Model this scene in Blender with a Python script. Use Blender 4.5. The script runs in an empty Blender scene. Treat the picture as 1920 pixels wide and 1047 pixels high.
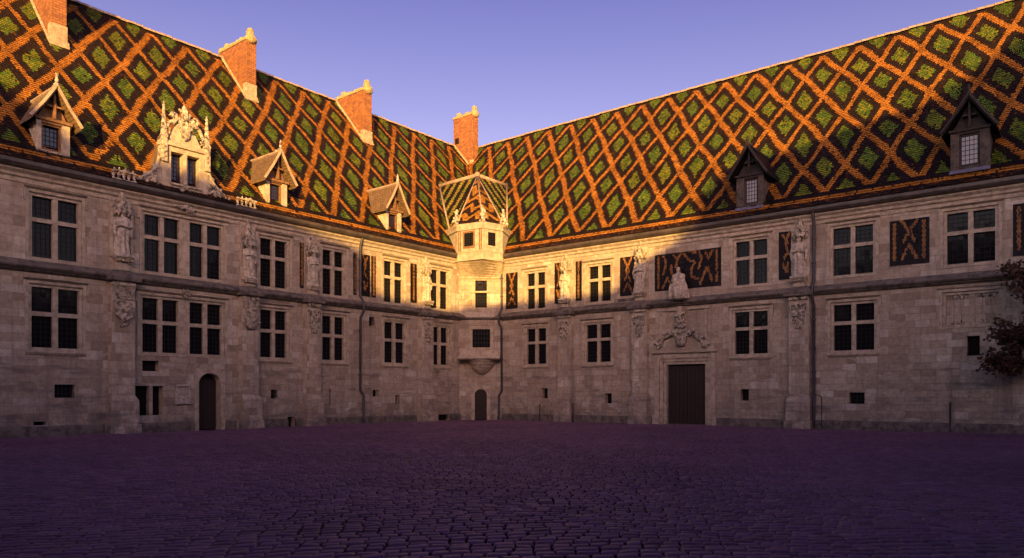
import bpy, bmesh, math, random
import numpy as np
from mathutils import Vector, Matrix, noise
random.seed(7); rng = np.random.default_rng(11)
SC = bpy.context.scene; COL = SC.collection
R = math.radians

# ------------------------------------------------------------------ camera
cam = bpy.data.cameras.new("camera"); camo = bpy.data.objects.new("camera", cam); COL.objects.link(camo)
camo.location = (0, 0, 1.75); camo.rotation_euler = (R(90), 0, 0)
cam.sensor_width = 36; cam.lens = 36 * 1389.16 / 1920
cam.shift_y = (738.5 - 523.5) / 1920
cam.clip_start = .1; cam.clip_end = 3000
SC.camera = camo

# ------------------------------------------------------------------ light
SUN_EL, SUN_AZ = 9.0, -3.0          # degrees; azimuth of the travelling light, from +Y
w = bpy.data.worlds.new("World"); SC.world = w; w.use_nodes = True
nt = w.node_tree; nt.nodes.clear()
out = nt.nodes.new('ShaderNodeOutputWorld'); bg = nt.nodes.new('ShaderNodeBackground')
sky = nt.nodes.new('ShaderNodeTexSky'); sky.sky_type = 'NISHITA'; sky.sun_disc = False
sky.sun_elevation = R(SUN_EL); sky.sun_rotation = R(180 + SUN_AZ)
sky.altitude = 200; sky.air_density = 1.0; sky.dust_density = 1.0; sky.ozone_density = 3.0
# dusk colours: violet overhead, paler rose-violet low down, warm glow on the side of the setting sun
tc = nt.nodes.new('ShaderNodeTexCoord'); sx = nt.nodes.new('ShaderNodeSeparateXYZ'); nt.links.new(tc.outputs['Generated'], sx.inputs[0])
def wramp(fac, stops):
    r = nt.nodes.new('ShaderNodeValToRGB'); e = r.color_ramp.elements
    while len(e) < len(stops): e.new(.5)
    for x, (p, c) in zip(e, stops): x.position = p; x.color = (*c, 1)
    nt.links.new(fac, r.inputs[0]); return r.outputs[0]
def wmul(a, b, f=1.0):
    m = nt.nodes.new('ShaderNodeMix'); m.data_type = 'RGBA'; m.blend_type = 'MULTIPLY'; m.inputs[0].default_value = f; m.clamp_result = False
    nt.links.new(a, m.inputs[6]); nt.links.new(b, m.inputs[7]); return m.outputs[2]
elev = wramp(sx.outputs[2], [(0.0, (2.1, 1.05, 1.30)), (.28, (2.1, 1.04, 1.06)), (.48, (1.32, .64, .93)), (.62, (.66, .34, .52)), (1.0, (.46, .24, .40))])
mr = nt.nodes.new('ShaderNodeMapRange'); nt.links.new(sx.outputs[1], mr.inputs[0])
mr.inputs[1].default_value = .25; mr.inputs[2].default_value = -.75; mr.inputs[3].default_value = 0; mr.inputs[4].default_value = 1
lowf = nt.nodes.new('ShaderNodeMapRange'); nt.links.new(sx.outputs[2], lowf.inputs[0])      # the glow hugs the horizon
lowf.inputs[1].default_value = .32; lowf.inputs[2].default_value = .52; lowf.inputs[3].default_value = 1; lowf.inputs[4].default_value = .12
gl = nt.nodes.new('ShaderNodeMath'); gl.operation = 'MULTIPLY'; nt.links.new(mr.outputs[0], gl.inputs[0]); nt.links.new(lowf.outputs[0], gl.inputs[1])
warm = wramp(gl.outputs[0], [(0, (1, 1, 1)), (1, (3.6, 3.95, 2.75))])
skyc = wmul(wmul(sky.outputs[0], elev), warm); nt.links.new(skyc, bg.inputs[0])
bg.inputs[1].default_value = 0.082
nt.links.new(bg.outputs[0], out.inputs[0])
sun = bpy.data.lights.new("sun", 'SUN'); suno = bpy.data.objects.new("sun", sun); COL.objects.link(suno)
sun.energy = 5.0; sun.angle = R(.5); sun.color = (1, .555, .125)
dv = Vector((math.sin(R(SUN_AZ)) * math.cos(R(SUN_EL)), math.cos(R(SUN_AZ)) * math.cos(R(SUN_EL)), -math.sin(R(SUN_EL))))
suno.rotation_euler = dv.to_track_quat('-Z', 'Y').to_euler(); suno.location = (0, -60, 40)
SC.view_settings.view_transform = 'Standard'; SC.view_settings.look = 'None'
SC.view_settings.exposure = 1.4; SC.view_settings.gamma = 1.0
SC.cycles.max_bounces = 6; SC.cycles.diffuse_bounces = 4; SC.cycles.glossy_bounces = 3

# ------------------------------------------------------------------ frames of the two wings (u along, n outwards, z up)
CX, CY = -2.408, 50.63; TH = 0.896
A2 = (-math.cos(TH), -math.sin(TH)); B2 = (math.sin(TH), -math.cos(TH))
class Frame:
    def __init__(s, o, al, no): s.o, s.al, s.no = o, al, no
    def __call__(s, u, n, z): return (s.o[0] + s.al[0]*u + s.no[0]*n, s.o[1] + s.al[1]*u + s.no[1]*n, z)
FL = Frame((CX, CY), A2, B2); FR = Frame((CX, CY), B2, A2)
def lerp(a, b, t): return a + (b-a)*t

# ------------------------------------------------------------------ mesh builder
class MB:
    def __init__(s, fr=None): s.v = []; s.f = []; s.m = []; s.fr = fr
    def add(s, vs, fs, m=0):
        b = len(s.v); s.v += [tuple(x) for x in vs]
        for f in fs: s.f.append(tuple(i + b for i in f)); s.m.append(m)
    def quad(s, *p, m=0): s.add(p, [tuple(range(len(p)))], m)
    def box(s, u0, u1, n0, n1, z0, z1, m=0):
        vs = [(u, n, z) for u in (u0, u1) for n in (n0, n1) for z in (z0, z1)]
        s.add(vs, [(0,1,3,2),(4,6,7,5),(0,4,5,1),(2,3,7,6),(0,2,6,4),(1,5,7,3)], m)
    def taper(s, c, b0, b1, z0, z1, m=0):            # box whose top differs: b=(u half, n0, n1)
        vs = []
        for b, z in ((b0, z0), (b1, z1)):
            vs += [(c-b[0], b[1], z), (c+b[0], b[1], z), (c+b[0], b[2], z), (c-b[0], b[2], z)]
        s.add(vs, [(3,2,1,0),(4,5,6,7),(0,1,5,4),(1,2,6,5),(2,3,7,6),(3,0,4,7)], m)
    def prism(s, poly, n0, n1, m=0):                 # poly in (u,z)
        k = len(poly); vs = [(p[0], n0, p[1]) for p in poly] + [(p[0], n1, p[1]) for p in poly]
        s.add(vs, [tuple(range(k)), tuple(range(2*k-1, k-1, -1))] + [(i, (i+1) % k, (i+1) % k + k, i + k) for i in range(k)], m)
    def extrude(s, prof, u0, u1, m=0):               # prof in (n,z) along u
        k = len(prof); vs = [(u0, p[0], p[1]) for p in prof] + [(u1, p[0], p[1]) for p in prof]
        s.add(vs, [tuple(range(k)), tuple(range(2*k-1, k-1, -1))] + [(i, (i+1) % k, (i+1) % k + k, i + k) for i in range(k)], m)
    def tube(s, path, r, k=8, m=0, cap=True):
        P = [Vector(p) for p in path]; rs = r if isinstance(r, (list, tuple)) else [r]*len(P)
        rings = []; ref = Vector((.3, .2, 1)).normalized()
        for i, p in enumerate(P):
            d = (P[min(i+1, len(P)-1)] - P[max(i-1, 0)]).normalized()
            if abs(d.dot(ref)) > .95: ref = Vector((1, .1, 0)).normalized()
            x = d.cross(ref).normalized(); y = d.cross(x)
            rings.append([p + (x*math.cos(2*math.pi*j/k) + y*math.sin(2*math.pi*j/k))*rs[i] for j in range(k)])
        vs = [q for rg in rings for q in rg]; fs = []
        for i in range(len(P)-1):
            for j in range(k): fs.append((i*k+j, i*k+(j+1) % k, (i+1)*k+(j+1) % k, (i+1)*k+j))
        if cap: fs += [tuple(range(k)), tuple(range((len(P)-1)*k, len(P)*k))]
        s.add(vs, fs, m)
    def blob(s, c, r, k=7, rot=0, m=0):              # ellipsoid
        c = Vector(c); vs = []; fs = []; h = max(4, k-2)
        cr, sr = math.cos(rot), math.sin(rot)
        for i in range(h+1):
            t = math.pi*i/h
            for j in range(k):
                a = 2*math.pi*j/k
                x, y, z = r[0]*math.sin(t)*math.cos(a), r[1]*math.sin(t)*math.sin(a), r[2]*math.cos(t)
                vs.append(c + Vector((x*cr - z*sr, y, x*sr + z*cr)))
        for i in range(h):
            for j in range(k): fs.append((i*k+j, i*k+(j+1) % k, (i+1)*k+(j+1) % k, (i+1)*k+j))
        s.add(vs, fs, m)
    def lathe(s, c, prof, k=12, m=0, a0=0, a1=2*math.pi):   # prof (r,z) around vertical axis at c=(u,n)
        vs = []; fs = []; full = abs(a1-a0-2*math.pi) < 1e-6; kk = k if full else k+1
        for r, z in prof:
            for j in range(kk):
                a = a0 + (a1-a0)*j/k; vs.append((c[0]+r*math.cos(a), c[1]+r*math.sin(a), z))
        for i in range(len(prof)-1):
            for j in range(k): fs.append((i*kk+j, i*kk+(j+1) % kk, (i+1)*kk+(j+1) % kk, (i+1)*kk+j))
        s.add(vs, fs, m)
    def build(s, name, mats, parent=None, loc=None, recalc=True, smooth=False, remesh=0, disp=0, bevel=0):
        if not isinstance(mats, (list, tuple)): mats = [mats]
        W = [s.fr(*p) for p in s.v] if s.fr else s.v
        base = parent_world(parent) if parent else Vector(loc or (0, 0, 0))
        me = bpy.data.meshes.new(name)
        me.from_pydata([(p[0]-base.x, p[1]-base.y, p[2]-base.z) for p in W], [], s.f)
        for mt in mats: me.materials.append(mt)
        if len(mats) > 1: me.polygons.foreach_set('material_index', s.m)
        # metric UVs in the frame's own axes
        uv = me.uv_layers.new(name='UV'); L = s.v; dat = []
        for f in s.f:
            p0, p1, p2 = Vector(L[f[0]]), Vector(L[f[1]]), Vector(L[f[2]])
            nn = (p1-p0).cross(p2-p0)
            if nn.length < 1e-9 and len(f) > 3: nn = (p2-p0).cross(Vector(L[f[3]])-p0)
            ax = max(range(3), key=lambda i: abs(nn[i]))
            for i in f:
                q = L[i]
                dat += [(q[1], q[2]), (q[0], q[2]), (q[0], q[1])][ax]
        uv.data.foreach_set('uv', dat)
        o = bpy.data.objects.new(name, me); COL.objects.link(o)
        if recalc:
            bm = bmesh.new(); bm.from_mesh(me); bmesh.ops.recalc_face_normals(bm, faces=bm.faces); bm.to_mesh(me); bm.free()
        if remesh:
            md = o.modifiers.new('r', 'REMESH'); md.mode = 'VOXEL'; md.voxel_size = remesh; md.use_smooth_shade = True
            if disp:
                t = bpy.data.textures.get('carve') or bpy.data.textures.new('carve', 'CLOUDS'); t.noise_scale = .07
                d = o.modifiers.new('d', 'DISPLACE'); d.texture = t; d.strength = disp; d.texture_coords = 'LOCAL'
            dg = bpy.context.evaluated_depsgraph_get()
            me2 = bpy.data.meshes.new_from_object(o.evaluated_get(dg)); o.modifiers.clear()
            me2.name = name; o.data = me2
            if not me2.materials: [me2.materials.append(mt) for mt in mats]
        if smooth:
            o.data.polygons.foreach_set('use_smooth', [True]*len(o.data.polygons))
        if bevel:
            b = o.modifiers.new('bevel', 'BEVEL'); b.width = bevel; b.segments = 1; b.limit_method = 'ANGLE'
        if parent: o.parent = parent
        else: o.location = base
        return o
def parent_world(p):
    v = Vector((0, 0, 0))
    while p: v += Vector(p.location); p = p.parent
    return v
def tag(o, label, cat, group=None):
    o['label'] = label; o['category'] = cat
    if group: o['group'] = group
    return o
def thing(name, label, cat, loc, group=None):
    o = bpy.data.objects.new(name, None); COL.objects.link(o); o.location = loc; o.empty_display_size = .5
    return tag(o, label, cat, group)
def structure(o): o['kind'] = 'structure'; return o

# ------------------------------------------------------------------ materials
class N:
    def __init__(s, name):
        s.m = bpy.data.materials.new(name); s.m.use_nodes = True; s.t = s.m.node_tree; s.t.nodes.clear()
        s.o = s.new('ShaderNodeOutputMaterial'); s.p = s.new('ShaderNodeBsdfPrincipled'); s.l(s.p.outputs[0], s.o.inputs[0])
    def new(s, t, **k):
        n = s.t.nodes.new(t)
        for a, b in k.items(): setattr(n, a, b)
        return n
    def l(s, a, b): s.t.links.new(a, b)
    def set(s, n, **k):
        for a, b in k.items(): n.inputs[a.replace('_', ' ')].default_value = b
    def noise(s, vec, scale, detail=4, rough=.6, dist=0):
        n = s.new('ShaderNodeTexNoise'); n.inputs['Scale'].default_value = scale; n.inputs['Detail'].default_value = detail
        n.inputs['Roughness'].default_value = rough; n.inputs['Distortion'].default_value = dist
        if vec: s.l(vec, n.inputs['Vector'])
        return n.outputs[0]
    def ramp(s, fac, stops):
        r = s.new('ShaderNodeValToRGB'); e = r.color_ramp.elements
        while len(e) < len(stops): e.new(.5)
        for x, (p, c) in zip(e, stops): x.position = p; x.color = (*c, 1) if len(c) == 3 else c
        s.l(fac, r.inputs[0]); return r.outputs[0]
    def mix(s, a, b, f, mode='MIX'):
        n = s.new('ShaderNodeMix', data_type='RGBA', blend_type=mode)
        for v, i in ((f, 0), (a, 6), (b, 7)):
            if hasattr(v, 'links') or hasattr(v, 'is_linked'): s.l(v, n.inputs[i])
            else: n.inputs[i].default_value = v if i == 0 else (*v, 1)
        return n.outputs[2]
    def math(s, op, a, b=0.0, clamp=False):
        n = s.new('ShaderNodeMath', operation=op, use_clamp=clamp)
        for v, i in ((a, 0), (b, 1)):
            if hasattr(v, 'is_linked'): s.l(v, n.inputs[i])
            else: n.inputs[i].default_value = v
        return n.outputs[0]
    def bump(s, h, strength, dist, prev=None):
        b = s.new('ShaderNodeBump'); b.inputs['Strength'].default_value = strength; b.inputs['Distance'].default_value = dist
        s.l(h, b.inputs['Height'])
        if prev: s.l(prev, b.inputs['Normal'])
        s.l(b.outputs[0], s.p.inputs['Normal']); return b.outputs[0]
    def pos(s): return s.new('ShaderNodeNewGeometry').outputs['Position']
    def uv(s): return s.new('ShaderNodeUVMap').outputs[0]
    def color(s, c):
        if hasattr(c, 'is_linked'): s.l(c, s.p.inputs['Base Color'])
        else: s.p.inputs['Base Color'].default_value = (*c, 1)
G = (1, 1, 1)
def mat_ashlar(name, bw=.95, rh=.40, light=1.0):
    n = N(name); uv = n.uv(); pos = n.pos()
    # slightly wandering joints
    br = n.new('ShaderNodeTexBrick'); br.offset = .5; br.squash = 1.0
    wob = n.new('ShaderNodeMix', data_type='VECTOR')
    nz = n.new('ShaderNodeTexNoise'); nz.inputs['Scale'].default_value = 1.3; nz.inputs['Detail'].default_value = 2; n.l(uv, nz.inputs['Vector'])
    ad = n.new('ShaderNodeVectorMath', operation='MULTIPLY_ADD'); n.l(nz.outputs[1], ad.inputs[0]); ad.inputs[1].default_value = (.035, .03, 0); n.l(uv, ad.inputs[2])
    n.l(ad.outputs[0], br.inputs['Vector'])
    n.set(br, Color1=(0,0,0,1), Color2=(1,1,1,1), Mortar=(.5,.5,.5,1), Scale=1.0, Mortar_Size=.009, Mortar_Smooth=.3, Bias=0.0, Brick_Width=bw, Row_Height=rh)
    b2 = n.new('ShaderNodeTexBrick'); b2.offset = .37; b2.offset_frequency = 3; n.l(ad.outputs[0], b2.inputs['Vector'])
    n.set(b2, Color1=(0,0,0,1), Color2=(1,1,1,1), Mortar=(.5,.5,.5,1), Scale=1.0, Mortar_Size=.008, Mortar_Smooth=.3, Bias=0.0, Brick_Width=bw*.66, Row_Height=rh*.8)
    zone = n.ramp(n.noise(uv, .30, 2, .5), [(.47, (0,0,0)), (.49, G)])
    tone = n.mix(br.outputs[0], b2.outputs[0], zone); mfac = n.mix(br.outputs[1], b2.outputs[1], zone)
    c = n.ramp(tone, [(0, (.23,.175,.125)), (.18, (.38,.31,.235)), (.42, (.46,.395,.31)), (.62, (.30,.235,.17)), (.80, (.43,.365,.29)), (1, (.54,.49,.42))])
    c = n.mix(c, (.40,.33,.255), .12)
    big = n.noise(pos, .35, 5, .65)
    c = n.mix(c, (.30,.235,.18), n.ramp(big, [(.45, (0,0,0)), (.75, (.75,.75,.75))]))
    fine = n.noise(pos, 6, 6, .7)
    c = n.mix(c, n.ramp(fine, [(.3, (.55,.5,.47)), (.65, (1.08,1.06,1.03))]), .75, 'MULTIPLY')
    # vertical run-off streaks
    mp = n.new('ShaderNodeMapping'); mp.inputs['Scale'].default_value = (2.2, 2.2, .16); n.l(pos, mp.inputs[0])
    st = n.noise(mp.outputs[0], 1.0, 5, .7)
    c = n.mix(c, (.17,.14,.12), n.math('MULTIPLY', n.ramp(st, [(.50, (0,0,0)), (.72, G)]), .72))
    # damp, dirty foot of the wall
    sep = n.new('ShaderNodeSeparateXYZ'); n.l(pos, sep.inputs[0])
    mp2 = n.new('ShaderNodeMapping'); mp2.inputs['Scale'].default_value = (.5, .5, 2.6); n.l(pos, mp2.inputs[0])
    bn = n.noise(mp2.outputs[0], 1.0, 5, .65); low = n.math('LESS_THAN', sep.outputs[2], 3.2)
    c = n.mix(c, (.12,.10,.095), n.math('MULTIPLY', n.math('MULTIPLY', n.ramp(bn, [(.54, (0,0,0)), (.66, G)]), low), .65))
    foot = n.math('SUBTRACT', 1.0, n.math('MULTIPLY', sep.outputs[2], .62), True)
    dn = n.noise(pos, 1.6, 6, .72, .4)
    damp = n.math('MULTIPLY', foot, n.ramp(dn, [(.42, (0,0,0)), (.6, G)]), True)
    c = n.mix(c, (.10,.085,.085), n.math('MULTIPLY', damp, .92))
    mort = n.ramp(mfac, [(0, (0,0,0)), (1, G)])
    c = n.mix(c, (.13,.10,.08), n.math('MULTIPLY', mort, .6))
    if light != 1: c = n.mix(c, (light,)*3, 1.0, 'MULTIPLY')
    n.color(c); n.set(n.p, Roughness=.92)
    h = n.math('ADD', n.math('MULTIPLY', mort, -1.0), n.math('MULTIPLY', fine, .5))
    n.bump(h, .6, .02); return n.m
def mat_stone(name, col, dark, dirt_shade=.5, scale=5, bump=.5):
    n = N(name); pos = n.pos()
    a = n.noise(pos, scale, 6, .7); b = n.noise(pos, .8, 4, .6)
    c = n.mix(col, dark, n.math('MULTIPLY', n.ramp(a, [(.44, (0,0,0)), (.60, G)]), dirt_shade))
    c = n.mix(c, [x*.6 for x in col], n.ramp(b, [(.45, (0,0,0)), (.75, (.6,.6,.6))]))
    n.color(c); n.set(n.p, Roughness=.9); n.bump(a, bump, .03); return n.m
def mat_plain(name, col, rough=.6, var=.35, scale=4, metal=0.0, bump=.2, spec=.5):
    n = N(name); pos = n.pos(); a = n.noise(pos, scale, 5, .65)
    c = n.mix(col, [x*(1-var) for x in col], n.ramp(a, [(.35, (0,0,0)), (.65, G)]))
    n.color(c); n.set(n.p, Roughness=rough, Metallic=metal); n.p.inputs['Specular IOR Level'].default_value = spec
    n.bump(a, bump, .01); return n.m
def mat_tile(name, col, col2, rough, spec=.5):
    n = N(name); at = n.new('ShaderNodeAttribute', attribute_name='rnd', attribute_type='GEOMETRY')
    pos = n.pos()
    c = n.mix(col, col2, at.outputs['Fac'])
    w1 = n.noise(pos, .7, 5, .75); w2 = n.noise(pos, 9, 4, .7)
    c = n.mix(c, n.ramp(w1, [(.38, (.50,.48,.46)), (.60, (1.06,1.05,1.04))]), .8, 'MULTIPLY')
    c = n.mix(c, n.ramp(w2, [(.35, (.6,.6,.6)), (.6, (1.05,1.05,1.05))]), .7, 'MULTIPLY')
    n.color(c); n.set(n.p, Roughness=rough); n.p.inputs['Specular IOR Level'].default_value = spec
    n.bump(w2, .25, .01); return n.m
def mat_brick(name):
    n = N(name); uv = n.uv(); pos = n.pos(); br = n.new('ShaderNodeTexBrick')
    n.l(uv, br.inputs['Vector'])
    n.set(br, Color1=(.28,.115,.028,1), Color2=(.17,.06,.018,1), Mortar=(.09,.045,.022,1), Scale=1.0, Mortar_Size=.016, Mortar_Smooth=.2, Brick_Width=.30, Row_Height=.125)
    a = n.noise(pos, 3, 5, .7)
    c = n.mix(br.outputs[0], n.ramp(a, [(.35, (.6,.55,.5)), (.65, (1.1,1.08,1.05))]), .8, 'MULTIPLY')
    n.color(c); n.set(n.p, Roughness=.85); n.bump(br.outputs[1], -.6, .015); return n.m
def mat_cobble():
    n = N('cobble_stone'); at = n.new('ShaderNodeAttribute', attribute_name='rnd', attribute_type='GEOMETRY'); pos = n.pos()
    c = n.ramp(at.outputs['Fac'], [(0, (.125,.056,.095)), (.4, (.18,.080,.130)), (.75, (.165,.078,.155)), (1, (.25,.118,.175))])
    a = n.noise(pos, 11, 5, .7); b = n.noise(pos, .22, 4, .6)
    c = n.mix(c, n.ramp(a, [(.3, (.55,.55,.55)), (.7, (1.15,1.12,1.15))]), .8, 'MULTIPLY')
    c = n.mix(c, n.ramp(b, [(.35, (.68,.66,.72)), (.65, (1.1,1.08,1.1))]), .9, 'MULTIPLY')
    n.color(c); n.l(n.ramp(a, [(.3, (.40,)*3), (.7, (.62,)*3)]), n.p.inputs['Roughness']); n.p.inputs['Specular IOR Level'].default_value = .45
    n.bump(a, .5, .012); return n.m
def mat_glass():
    n = N('leaded_glass'); n.color((.006,.006,.008)); n.set(n.p, Roughness=.09); n.p.inputs['Specular IOR Level'].default_value = .10
    n.bump(n.noise(n.pos(), 4, 3, .5), .10, .01); return n.m

M_WALL = mat_ashlar('ashlar_wall'); M_BUT = mat_ashlar('ashlar_buttress', .62, .44, 1.06)
M_DRESS = mat_stone('dressed_stone', (.43,.355,.265), (.20,.155,.115), .7, 4, .35)
M_CARVE = mat_stone('carved_stone', (.44,.37,.285), (.035,.03,.026), .97, 6, .8)  # near-black mottling stands in for shade in the carving's crevices
M_STATUE = mat_stone('statue_stone', (.49,.42,.335), (.13,.105,.085), .7, 7, .5)
M_DIRTY = mat_stone('blackened_stone', (.16,.13,.11), (.04,.034,.033), .85, 3, .5)
M_SHADED = mat_stone('shaded_stone', (.07,.056,.048), (.02,.017,.016), .9, 3, .5)  # shade on the right-wing dormers put into a darker stone colour
M_FOOT = mat_stone('weathered_mortar', (.36,.27,.175), (.15,.11,.075), .8, 5, .4)
M_LEAD = mat_plain('lead_sheet', (.115,.10,.105), .55, .5, 3, .3)
M_LEADB = mat_plain('blue_lead', (.17,.165,.24), .6, .4, 4, .2)
M_GUTTER = mat_plain('gutter_metal', (.12,.095,.085), .5, .5, 2, .4)
M_PIPE = mat_plain('drainpipe_iron', (.07,.066,.075), .55, .4, 5, .4)
M_IRON = mat_plain('wrought_iron', (.02,.02,.022), .6, .3, 8, .5)
M_CAME = mat_plain('lead_came', (.020,.018,.019), .7, .3, 8, 0, .1, .1)
M_GLASS = mat_glass()
M_GLASSB = mat_plain('sky_tinted_glass', (.022,.018,.06), .08, .4, 5, 0, .1, .5)  # bluish sky reflection put into the base colour of the panes
M_GLASSPALE = mat_plain('pale_sky_glass', (.22,.20,.23), .25, .25, 2, 0, .05)  # pale base colour stands in for bright sky mirrored in dormer panes
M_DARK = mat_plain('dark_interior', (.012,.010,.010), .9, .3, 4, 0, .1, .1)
M_DOOR = mat_plain('dark_oak_door', (.030,.018,.014), .7, .4, 5, 0, .3, .3)
M_WOOD = mat_plain('weathered_timber', (.22,.11,.05), .8, .5, 6)
M_WOODD = mat_plain('shaded_timber', (.022,.016,.014), .85, .5, 6)  # timber colour darkened to carry the shade on the right-wing dormers
M_MOSS = mat_stone('mossy_cap', (.30,.235,.115), (.13,.12,.04), .8, 6, .8)
M_BRICK = mat_brick('chimney_brick')
M_TO = mat_tile('orange_tile', (.44,.185,.027), (.31,.118,.018), .55, .2)
M_TB = mat_tile('black_tile', (.009,.007,.009), (.015,.010,.010), .5, .18)
M_TG = mat_tile('green_tile', (.052,.125,.018), (.10,.165,.016), .4, .25)
M_TY = mat_tile('yellow_green_tile', (.21,.215,.016), (.14,.18,.014), .4, .25)
M_TR = mat_tile('brown_tile', (.13,.042,.012), (.07,.022,.009), .8, .15)
M_TOC = mat_tile('ochre_tile', (.34,.165,.045), (.20,.085,.024), .5, .25)
M_TGO = mat_tile('golden_tile', (.66,.34,.05), (.52,.24,.035), .5, .3)
M_TOL = mat_tile('olive_tile', (.22,.16,.02), (.15,.125,.016), .4, .3)
M_TE = mat_tile('dark_tile_edge', (.035,.018,.012), (.06,.03,.018), .8, .2)  # dark colour for the lower butt edges of the tiles
M_RIDGE = mat_stone('ridge_tile', (.30,.22,.16), (.13,.095,.07), .6, 4, .5)
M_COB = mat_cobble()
M_EARTH = mat_plain('joint_earth', (.012,.008,.010), .95, .4, 3, 0, .3, .2)

# ------------------------------------------------------------------ glazed tile covering
def tiles(mb_v, mb_f, mb_m, mb_r, O, U, V, Nn, polys, colorf, row=.165, tw=.078, seed=0):
    """rows of lapped flat tiles on the plane O+U*x+V*y ; polys: list of convex/any 2-D outlines"""
    rg = random.Random(seed)
    O, U, V, Nn = map(Vector, (O, U, V, Nn))
    for poly in polys:
        ys = [p[1] for p in poly]; y0, y1 = min(ys), max(ys)
        r = int(math.floor(y0/row))
        while r*row < y1 - .02:
            s = r*row; yc = s + row*.5; r += 1
            xs = []; k = len(poly)
            for i in range(k):
                (xa, ya), (xb, yb) = poly[i], poly[(i+1) % k]
                if (ya <= yc) != (yb <= yc): xs.append(xa + (yc-ya)/(yb-ya)*(xb-xa))
            xs.sort()
            for i in range(0, len(xs)-1, 2):
                a, b = xs[i], xs[i+1]
                off = (r % 2)*.5*tw; c0 = int(math.floor((a-off)/tw)); c1 = int(math.ceil((b-off)/tw))
                for c in range(c0, c1):
                    xa, xb = max(a, off + c*tw + .002), min(b, off + (c+1)*tw - .002)
                    if xb - xa < .02: continue
                    m = colorf((xa+xb)/2, s, rg)
                    lift = .038 + rg.uniform(-.008, .010); sk = rg.uniform(-.008, .008); dy = rg.uniform(-.008, .008)
                    ya, yb = s + dy, min(s + row*1.25, y1)
                    base = len(mb_v)
                    for (x, y, h) in ((xa, ya, lift+sk), (xb, ya, lift-sk), (xb, yb, .004), (xa, yb, .004), (xa, ya, -.01), (xb, ya, -.01)):
                        mb_v.append(O + U*x + V*y + Nn*h)
                    mb_f.append((base, base+1, base+2, base+3)); mb_f.append((base+4, base+5, base+1, base))
                    mb_m += [m, 4 if m in (0, 6) else 5]; q = rg.random(); mb_r += [q, q]
def tile_object(name, parent, parts, mats, slabs=()):
    v, f, m, r = [], [], [], []
    for p in parts: tiles(v, f, m, r, **p)
    for q in slabs:
        b = len(v); v += [Vector(x) for x in q]; f.append(tuple(range(b, b+len(q)))); m.append(1); r.append(.5)
    base = parent_world(parent)
    me = bpy.data.meshes.new(name); me.from_pydata([tuple(x-base) for x in v], [], f)
    for mt in mats: me.materials.append(mt)
    me.polygons.foreach_set('material_index', m)
    at = me.attributes.new('rnd', 'FLOAT', 'FACE'); at.data.foreach_set('value', r)
    o = bpy.data.objects.new(name, me); COL.objects.link(o); o.parent = parent; return o
TMATS = [M_TO, M_TB, M_TG, M_TY, M_TR, M_TE, M_TGO, M_TOL]

# roof plane shared by both wings: from (n=.3, z=11) up to the ridge (n=-10, z=22.92)
RN0, RZ0, RN1, RZ1 = .3, 11.0, -10.0, 22.92
RL = math.hypot(RN0-RN1, RZ1-RZ0); RK = (RZ1-RZ0)/(RN0-RN1)
def roof_z(n): return RZ0 + RK*(RN0-n)
LEN = 41.0
def lozenge(u0, seed):
    cA, cB, P = .625, .24, 2.085
    def f(u, s, rg):
        t = 15.15 - s
        if s < .22: return 1 if rg.random() < .8 else 4
        if s < .62:
            if .36 < s < .46: return 1 if rg.random() < .55 else 0
            return 0 if rg.random() < .93 else 1
        if s < .95: return 1
        j = rg.uniform(-.006, .006)
        wv = .028*math.sin(s*1.3+u*.8+seed) + .018*math.sin(u*2.3-s*.7)
        al = (u - u0 - cA*t)/P + j + wv; be = (u - u0 + cB*t)/P + j - wv*.8
        ia, ib = math.floor(al), math.floor(be); fa, fb = al-ia, be-ib
        if (fa < .185 or fb < .14) and s < 15.3:
            return 0 if rg.random() < .975 else 4
        fa = (fa-.185)/.815; fb = (fb-.14)/.86
        jj = rg.uniform(-.02, .02)
        if .235+jj < fa < .765+jj and .22-jj < fb < .78-jj:
            h = random.Random(ia*91 + ib*17 + seed).random(); h2 = random.Random(ia*5 + ib*131 + seed).random()
            pr = .08 + .5*h
            x = rg.random()
            if x < .04: return 1
            return 3 if rg.random() < pr*(.5+h2) else 2
        return 1 if rg.random() < .985 else 4
    return f
def wing_roof(fr, parent, u0, seed):
    U = Vector((*fr.al, 0)); V = (Vector(fr(0, RN1, RZ1)) - Vector(fr(0, RN0, RZ0))).normalized()
    Nn = U.cross(V); Nn = Nn if Nn.z > 0 else -Nn
    O = fr(0, RN0, RZ0)
    poly = [(RN0, 0), (LEN, 0), (LEN, RL), (RN1, RL)]
    d = .06
    slab = [fr(RN0, RN0-d, RZ0-d), fr(LEN, RN0-d, RZ0-d), fr(LEN, RN1, RZ1-d*1.5), fr(RN1, RN1, RZ1-d*1.5)]
    back = [fr(RN1, RN1, RZ1-.1), fr(LEN, RN1, RZ1-.1), fr(LEN, -20.3, RZ0), fr(-20.3, -20.3, RZ0)]
    gable = [fr(LEN, RN0-.05, RZ0-.05), fr(LEN, RN1, RZ1-.1), fr(LEN, -20.3, RZ0)]
    o = tile_object('roof', parent, [dict(O=O, U=U, V=V, Nn=Nn, polys=[poly], colorf=lozenge(u0, seed), seed=seed)], TMATS, [slab, back, gable])
    rb = MB(fr); u = RN1 + .2; rr = random.Random(seed)
    while u < LEN:                                   # half-round ridge tiles, lapped
        l = .42; h = rr.uniform(-.02, .02)
        k = 8; vs = []
        for uu, sc in ((u, 1.0), (u+l+.04, .86)):
            for j in range(k+1):
                a = math.pi*j/k; vs.append((uu, RN1 + .20*sc*math.cos(a), RZ1 - .05 + h + .19*sc*math.sin(a)))
        rb.add(vs, [(j, j+1, j+k+2, j+k+1) for j in range(k)] + [tuple(range(k+1))]); u += l
    rb.build('ridge_tiles', M_RIDGE, o, recalc=False)
    return o

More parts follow.
